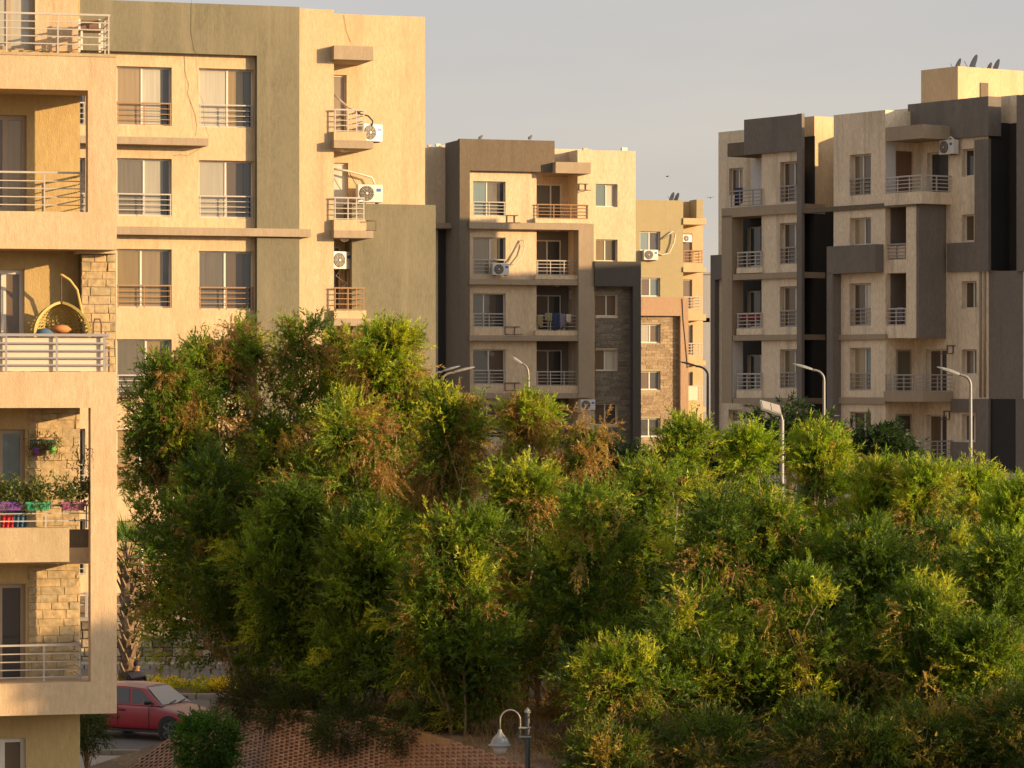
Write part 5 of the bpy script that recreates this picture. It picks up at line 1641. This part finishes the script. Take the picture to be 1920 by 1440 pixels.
# ------------------------------------------------------------------ planters and pots on the lower balcony
def planter(px, label, mat, seed, wd=.46):
    u, z = fA.uz(px, 957, -.24)
    loc = fA.world(u, -.24, z)
    e = empty('planter', loc, fA.th, label, 'flower box', 'flower boxes on the balcony rail')
    m = MB()
    t, b, h = .5*wd, .42*wd, .155
    m.v = [(-b, -.07, 0), (b, -.07, 0), (b, .07, 0), (-b, .07, 0), (-t, -.1, h), (t, -.1, h), (t, .1, h), (-t, .1, h)]
    m.f = [(0, 3, 2, 1), (0, 1, 5, 4), (1, 2, 6, 5), (2, 3, 7, 6), (3, 0, 4, 7), (4, 5, 6, 7)]
    bx = m.build('box', mat, e, bevel=.008)
    rim = MB().box(-t-.008, t+.008, -.112, -.1, h-.03, h+.004).build('rim', mat, bx)
    hk = MB()
    for k in range(6):
        x = -t+.05+k*(2*t-.1)/5
        hk.box(x-.004, x+.004, -.108, -.102, .04, h+.02)
    hk.build('wire_holder', 'pipe_b', e)
    rng = np.random.default_rng(seed)
    K = 26
    cen = np.stack([rng.uniform(-t, t, K), rng.uniform(-.09, .09, K), h+rng.uniform(.0, .22, K)], 1)
    P_, D_ = sprays(rng, cen, np.tile(np.array([[0, -.15, .7]]), (K, 1)), 6, 6, .17, np.zeros(K), .7)
    mm = P_.reshape(-1, 3).shape[0]
    c = np.where(rng.uniform(size=(mm, 1)) < .6, np.array([[.06, .10, .03]]), np.array([[.17, .18, .05]]))*rng.uniform(.6, 1.4, (mm, 1))
    leaf_object('plant', P_.reshape(-1, 3), D_.reshape(-1, 3), np.full(mm, .085), np.full(mm, .04), c, e, rng)
planter(17, 'purple flower box with bushy plants, leftmost on the balcony rail', 'purple', 1)
planter(71, 'green flower box with bushy plants in the middle of the balcony rail', 'green_pl', 2)
planter(137, 'plum coloured flower box with plants nearest the pier', 'magenta', 3)
def wall_rack():
    u, z = fA.uz(80, 843, WA)
    loc = fA.world(u, WA+.06, z)
    e = empty('wall_planter', loc, fA.th, 'teal lattice rack fixed to the stone wall above the flower boxes', 'plant rack')
    m = MB()
    m.box(-.24, .24, -.01, .01, .17, .19).box(-.24, .24, -.01, .01, 0, .02).box(-.24, -.22, -.01, .01, 0, .19).box(.22, .24, -.01, .01, 0, .19)
    m.build('frame', 'teal_pl', e)
    for k in range(9): MB().box(-.2+k*.05-.006, -.2+k*.05+.006, -.006, .006, .02, .17).build('slat', 'teal_pl', e)
    for k in range(2): MB().box(-.22, .22, -.008, .004, .06+k*.055, .068+k*.055).build('slat', 'teal_pl', e)
    def pot(dx, dz, mat, label, seed, cols):
        p = empty('flower_pot', fA.world(u+dx, WA+.16, z+dz), fA.th, label, 'flower pot', 'pots on the teal rack')
        MB().lathe([(.0, 0), (.05, 0), (.075, .13), (.08, .13), (.08, .15), (.06, .15), (.0, .13)], 14).build('pot', mat, p, smooth=False)
        rng = np.random.default_rng(seed); K = 10
        cen = np.stack([rng.normal(size=K)*.05, rng.normal(size=K)*.04, .15+rng.uniform(0, .06, K)], 1)
        P_, D_ = sprays(rng, cen, np.tile(np.array([[.1, -.2, .2]]), (K, 1)), 5, 7, .18, np.full(K, .35), .8)
        mm = P_.reshape(-1, 3).shape[0]
        q = leaf_object('plant', P_.reshape(-1, 3), D_.reshape(-1, 3), np.full(mm, .06), np.full(mm, .02), np.array([cols])*rng.uniform(.5, 1.4, (mm, 1)), p, rng); q['kind'] = 'stuff'
    pot(.16, -.07, 'lime_pl', 'lime green pot with trailing plant on the rack', 5, (.12, .13, .03))
    pot(-.14, -.12, 'purple', 'small purple hanging pot with dry plant under the rack', 6, (.14, .09, .04))
wall_rack()
def hang_pot():
    u, z = fA.uz(161, 925, -.25)
    p = empty('hanging_pot', fA.world(u, -.25, z), fA.th, 'dark pot with a leggy plant standing against the pier', 'flower pot')
    MB().lathe([(0, 0), (.07, 0), (.10, .2), (.1, .22), (0, .2)], 14).build('pot', 'wood', p)
    rng = np.random.default_rng(9); K = 8
    cen = np.stack([rng.normal(size=K)*.03, rng.normal(size=K)*.03, .22+rng.uniform(0, .1, K)], 1)
    P_, D_ = sprays(rng, cen, np.tile(np.array([[0, 0, .9]]), (K, 1)), 3, 14, .5, np.zeros(K), .35)
    mm = P_.reshape(-1, 3).shape[0]
    q = leaf_object('plant', P_.reshape(-1, 3), D_.reshape(-1, 3), np.full(mm, .07), np.full(mm, .022), np.array([(.045, .05, .02)])*rng.uniform(.5, 1.4, (mm, 1)), p, rng); q['kind'] = 'stuff'
hang_pot()

def cloth(name, label, f, x0, y0, x1, y1, w, mat, seed=1, cat='laundry', group=None, amp=.03):
    """a hanging, folded cloth with a thickness"""
    u0, u1, z0, z1 = f.rect(x0, y0, x1, y1, w)
    rng = random.Random(seed)
    nx, nz = 14, 8
    o = f.world((u0+u1)/2, w, z1)
    ph = rng.uniform(0, 6)
    m = MB()
    for s in (0, .012):
        for j in range(nz+1):
            t = j/nz
            for i in range(nx+1):
                q = i/nx
                dz = -(z1-z0)*t*(1-.08*math.sin(q*5+ph))
                y = amp*(.3+t)*math.sin(q*17+ph+t*1.5)+s
                m.v.append(((q-.5)*(u1-u0), y, dz))
    S = (nx+1)*(nz+1)
    for j in range(nz):
        for i in range(nx):
            a = j*(nx+1)+i
            m.f.append((a, a+1, a+nx+2, a+nx+1)); m.f.append((S+a+1, S+a, S+a+nx+1, S+a+nx+2))
    for i in range(nx):
        a = i; m.f.append((a+1, a, S+a, S+a+1)); a = nz*(nx+1)+i; m.f.append((a, a+1, S+a+1, S+a))
    ob = m.build(name, mat, None, smooth=True)
    ob.location = o; ob.rotation_euler = (0, 0, f.th)
    tag(ob, label, cat, group)
cloth('hanging_cloth', 'red cloth hanging behind the rail of the planted balcony', fA, 2, 962, 25, 992, -.5, 'red_cl', 1)
cloth('hanging_cloth', 'grey blue cloth hanging below the flower boxes beside the red one', fA, 27, 958, 50, 990, -.5, 'blue_cl', 2)
cloth('laundry', 'striped yellow laundry at the left of the drying balcony', fC, 1008, 590, 1018, 613, -.15, 'cloth_y', 3, group='laundry on the balcony of the middle block')
cloth('laundry', 'yellow and dark laundry second from the left on the drying balcony', fC, 1022, 587, 1035, 602, -.15, 'cloth_y', 4, group='laundry on the balcony of the middle block')
cloth('laundry', 'navy laundry in the middle of the drying balcony', fC, 1036, 587, 1050, 618, -.15, 'cloth_b', 5, group='laundry on the balcony of the middle block')
cloth('laundry', 'lilac laundry right of the navy piece on the drying balcony', fC, 1050, 588, 1060, 615, -.18, 'cloth_p', 6, group='laundry on the balcony of the middle block')
cloth('laundry', 'small pale laundry at the right of the drying balcony', fC, 1062, 589, 1071, 604, -.15, 'board', 7, group='laundry on the balcony of the middle block')
cloth('laundry', 'red cloths over the rail of a dark balcony on the shaded block', fD, 1390, 586, 1426, 604, -.35, 'red_dark', 8)
cloth('laundry', 'blue cloth on the lower right balcony of the bay', fD, 1682, 576, 1692, 604, -.25, 'cloth_p', 9)
cloth('laundry', 'dark cloth on the top left balcony rail of the shaded block', fD, 1378, 352, 1392, 384, -.2, 'cloth_b', 10)
def ladder():
    u, z = fB.uz(655, 582, -1.0)
    e = empty('ladder', fB.world(u, -1.0, z), fB.th, 'reddish folded ladder leaning in the balcony beside the olive panel', 'ladder')
    for s in (-.09, .09):
        MB().tube([(s-.1, -.3, 0), (s*.8+.05, -.05, 1.6)], .022, 6).build('rail', 'terracotta', e)
    for k in range(6):
        t = (k+.5)/6
        MB().tube([(-.1-.09+.15*t, -.3+.25*t, 1.6*t), (-.1+.09+.13*t, -.3+.25*t, 1.6*t)], .014, 5).build('rung', 'terracotta', e)
ladder()

# ------------------------------------------------------------------ red car
def car():
    d = 87.0
    e = empty('parked_car', (-9.59, d, base_z(d)+.012), R(-28), 'dusty red hatchback parked behind the near house corner', 'car')
    e.scale = (.94, 1, 1.03)
    # lower body lofted along its length: x, half width, sill, top
    st = [(-1.92, .60, .42, .70), (-1.90, .70, .30, .86), (-1.7, .77, .24, .93), (-1.2, .80, .22, .93), (-.4, .81, .22, .92), (.5, .81, .22, .91), (.85, .80, .22, .90), (1.2, .79, .23, .84), (1.6, .76, .25, .76), (1.82, .68, .28, .68), (1.90, .58, .36, .60)]
    m = MB()
    N = 11
    for (x, hw, zb_, zt) in st:
        for (fy, fz) in ((-.0, 1.03), (-.78, 1.0), (-.92, .93), (-.985, .80), (-1.0, .5), (-.98, .15), (-.90, 0)):
            m.v.append((x, fy*hw, zb_+(zt-zb_)*fz))
        for (fy, fz) in ((.90, 0), (.98, .15), (1.0, .5), (.985, .80), (.92, .93), (.78, 1.0)):
            m.v.append((x, fy*hw, zb_+(zt-zb_)*fz))
    N = 13
    for i in range(len(st)-1):
        for k in range(N):
            a, b = i*N+k, i*N+(k+1) % N
            m.f.append((a, b, b+N, a+N))
    m.f.append(tuple(range(N))[::-1]); q = (len(st)-1)*N; m.f.append(tuple(q+k for k in range(N)))
    bo = m.build('body', 'car_red', e, smooth=True)
    bo.modifiers.new('sub', 'SUBSURF').levels = 1; bo.modifiers['sub'].render_levels = 2
    # cabin
    low = [(-1.78, .70), (-1.2, .735), (-.3, .74), (.5, .735), (.98, .70)]
    top = [(-1.42, .50), (-1.1, .545), (-.4, .56), (.05, .555), (.32, .52)]
    m = MB()
    for (x, w), (xt, wt) in zip(low, top):
        zt = 1.385 - .05*((xt+.5)/.9)**2
        m.v += [(x, -w, .88), (xt, -wt-.012, zt-.05), (xt, -wt*.82, zt), (xt, 0, zt+.025), (xt, wt*.82, zt), (xt, wt+.012, zt-.05), (x, w, .88)]
    for i in range(4):
        for k in range(6):
            a = i*7+k
            m.f.append((a, a+7, a+8, a+1))
    m.f.append(tuple(range(7))); m.f.append(tuple(28+k for k in reversed(range(7))))
    cb = m.build('cabin', 'car_red', e, smooth=True)
    md = cb.modifiers.new('edge', 'EDGE_SPLIT'); md.split_angle = R(35)
    def side_pt(t, h, s):      # t along x at belt, h 0..1 up
        # interpolate between belt and roof lines
        xs = [p[0] for p in low]; xt = [p[0] for p in top]
        x0 = xs[0]+(xs[-1]-xs[0])*t
        f_ = (x0-xs[0])/(xs[-1]-xs[0])*4; 
        xl = x0
        xr = np.interp(t, np.linspace(0, 1, 5), xt); wl = np.interp(x0, xs, [p[1] for p in low]); wr = np.interp(t, np.linspace(0, 1, 5), [p[1] for p in top])+.012
        z = .88 + (1.33-.88)*h
        return (xl+(xr-xl)*h, s*(wl+(wr-wl)*h+.008), z)
    for s in (-1, 1):
        for (a, b) in ((.12, .33), (.37, .62), (.66, .93)):
            q = MB()
            ha, hb_ = .10, .90
            pts = []
            for (t, h) in ((a, ha), (b, ha), (b if b < .9 else .80, hb_), (a if a > .2 else .16, hb_)):
                pts.append(side_pt(t, h, s))
            if s > 0: pts = pts[::-1]
            q.poly(pts)
            q.build('side_window', 'car_glass', e)
        # door seams and handle
        for xs_ in (-.42, .62, -1.22):
            MB().box(xs_-.006, xs_+.006, s*.805, s*.812, .34, .86).build('door_seam', 'black_trim', e)
        MB().box(-.36, -.18, s*.805, s*.835, .74, .775).build('door_handle', 'black_trim', e)
        MB().box(-1.3, 1.2, s*.785, s*.80, .215, .27).build('sill', 'black_trim', e)
        mr = MB().lathe([(0, -.1), (.06, -.09), (.075, 0), (.06, .09), (0, .1)], 10, (0, 0, 0)).build('mirror', 'black_trim', e, smooth=True)
        mr.location = (.62, s*.86, .97); mr.rotation_euler = (R(90), 0, 0); mr.scale = (1, .8, 1.1)
        hl = MB().lathe([(0, .05), (.1, .04), (.14, 0), (.1, -.04)], 12).build('headlight', 'lens', e, smooth=True)
        hl.location = (1.78, s*.52, .62); hl.rotation_euler = (0, R(75), s*R(18)); hl.scale = (.7, 1.1, 1)
        tl = MB().box(-1.9, -1.8, s*.66-.05, s*.66+.05, .6, .84).build('tail_light', 'red_cl', e, bevel=.02)
    # windscreen and rear window, just outside the cabin skin
    def pane(nm, xa, za, wa, xb, zb2, wb, mt):
        MB().poly([(xa, -wa, za), (xa, wa, za), (xb, wb, zb2), (xb, -wb, zb2)][::1]).build(nm, mt, e)
    pane('windscreen', .955, .915, .63, .36, 1.315, .47, 'screen_glass')
    pane('rear_window', -1.775, .95, .60, -1.47, 1.31, .46, 'car_glass')
    for s in (-.25, .2):
        MB().tube([(.985, s-.1, .925), (.90, s+.32, .975)], .012, 5).build('wiper', 'black_trim', e)
    MB().box(1.78, 1.9, -.62, .62, .30, .46).build('bumper', 'black_trim', e, bevel=.03)
    MB().box(1.85, 1.885, -.36, .36, .52, .60).build('grille', 'black_trim', e)
    MB().tube([(-1.2, -.55, 1.37), (-1.55, -.55, 1.75)], .006, 5).build('aerial', 'black_trim', e)
    for x in (-1.22, 1.27):
        for s in (-1, 1):
            MB().lathe([(.35, 0), (.35, s*.02), (.30, s*.021), (0, s*.021)], 28, (x, s*.795, .315), 'y').build('wheel_arch', 'black_trim', e)
            w = empty('wheel', (x, s*.74, .285)); w.parent = e
            MB().lathe([(.20, -.09), (.27, -.085), (.285, -.05), (.285, .05), (.27, .085), (.20, .09)], 28, (0, 0, 0), 'y').build('tyre', 'tyre', w, smooth=True)
            rm = MB().lathe([(.205, s*.08), (.19, s*.085), (.18, s*.06), (.0, s*.055)], 24, (0, 0, 0), 'y')
            for k in range(5):
                t = k*2*math.pi/5
                rm.tube([(.03*math.cos(t), s*.075, .03*math.sin(t)), (.185*math.cos(t), s*.08, .185*math.sin(t))], .022, 5)
            rm.build('rim', 'rim', w)
car()

# ------------------------------------------------------------------ person behind the car
def person():
    d = 89.3
    X = (256-960)/F*d
    e = empty('person', (X, d, base_z(d)+.012), R(15), 'person with short black hair in a dark shirt standing behind the red car, head bowed', 'person')
    e.scale = (1.0, 1.0, .985)
    J = [(0, 0, .95), (0, 0, 1.15), (0, .01, 1.38), (0, 0, 1.50), (.01, -.02, 1.60), (.015, -.035, 1.70),
         (.10, 0, .90), (.11, -.01, .50), (.11, .02, .08), (.115, -.12, .03),
         (-.10, 0, .90), (-.11, -.01, .50), (-.11, .02, .08), (-.115, -.12, .03),
         (.20, 0, 1.40), (.25, .03, 1.14), (.24, -.12, .96), (.235, -.19, .88),
         (-.20, 0, 1.40), (-.25, .03, 1.14), (-.22, -.14, 1.0), (-.20, -.22, .95)]
    E = [(0, 1), (1, 2), (2, 3), (3, 4), (4, 5), (0, 6), (6, 7), (7, 8), (8, 9), (0, 10), (10, 11), (11, 12), (12, 13), (2, 14), (14, 15), (15, 16), (16, 17), (2, 18), (18, 19), (19, 20), (20, 21)]
    rad = [.15, .135, .16, .06, .085, .095, .095, .065, .045, .04, .095, .065, .045, .04, .07, .05, .038, .035, .07, .05, .038, .035]
    me = bpy.data.meshes.new('body'); me.from_pydata(J, E, []); me.update()
    ob = bpy.data.objects.new('body', me); COL.objects.link(ob)
    sk = ob.modifiers.new('skin', 'SKIN'); sb = ob.modifiers.new('sub', 'SUBSURF'); sb.levels = 2; sb.render_levels = 2
    for i, v in enumerate(me.skin_vertices[0].data):
        v.radius = (rad[i], rad[i]*.85); v.use_root = (i == 0)
    dg = bpy.context.evaluated_depsgraph_get()
    nm = bpy.data.meshes.new_from_object(ob.evaluated_get(dg))
    bpy.data.objects.remove(ob, do_unlink=True)
    nm.name = 'body'
    for k in ('skin', 'navy', 'trouser', 'black_trim'): nm.materials.append(M[k])
    for p in nm.polygons:
        c = p.center; p.use_smooth = True
        if c.z > 1.50: p.material_index = 0
        elif c.z > .93: p.material_index = 0 if (abs(c.x) > .17 and c.z < 1.18) else 1
        elif abs(c.x) > .19: p.material_index = 0
        else: p.material_index = 2 if c.z > .09 else 3
    o = bpy.data.objects.new('body', nm); COL.objects.link(o); o.parent = e
    # hair cap, brow to nape
    h = MB().lathe([(.0, .118), (.06, .105), (.098, .06), (.106, .01), (.10, -.035), (.085, -.05)], 18).build('hair', 'hair', e, smooth=True)
    h.location = (.015, -.005, 1.675); h.rotation_euler = (R(-20), 0, 0); h.scale = (1.0, 1.12, 1.12)
    # nose, eyes, mouth, ears
    MB().lathe([(0, .02), (.014, .0), (0, -.015)], 8, (.015, -.125, 1.64)).build('nose', 'skin', e, smooth=True)
    for s in (-1, 1):
        MB().lathe([(0, .008), (.011, 0), (0, -.008)], 8, (.015+s*.033, -.108, 1.665)).build('eye', 'black_trim', e, smooth=True)
        MB().lathe([(0, .03), (.018, 0), (0, -.03)], 8, (.015+s*.088, -.02, 1.645)).build('ear', 'skin', e, smooth=True)
        # fingers on each hand
        bx, by, bz = (.235, -.19, .88) if s > 0 else (-.20, -.22, .95)
        hd = MB()
        for k in range(4):
            x = bx+(-.024+.016*k)
            L = (.07, .08, .075, .06)[k]
            hd.tube([(x, by, bz), (x, by-.03, bz-L*.5), (x, by-.02, bz-L)], [.010, .009, .006], 6)
        hd.tube([(bx-s*.03, by, bz+.01), (bx-s*.055, by-.02, bz-.02), (bx-s*.05, by-.025, bz-.045)], [.012, .010, .007], 6)
        hd.build('fingers', 'skin', e, smooth=True)
person()
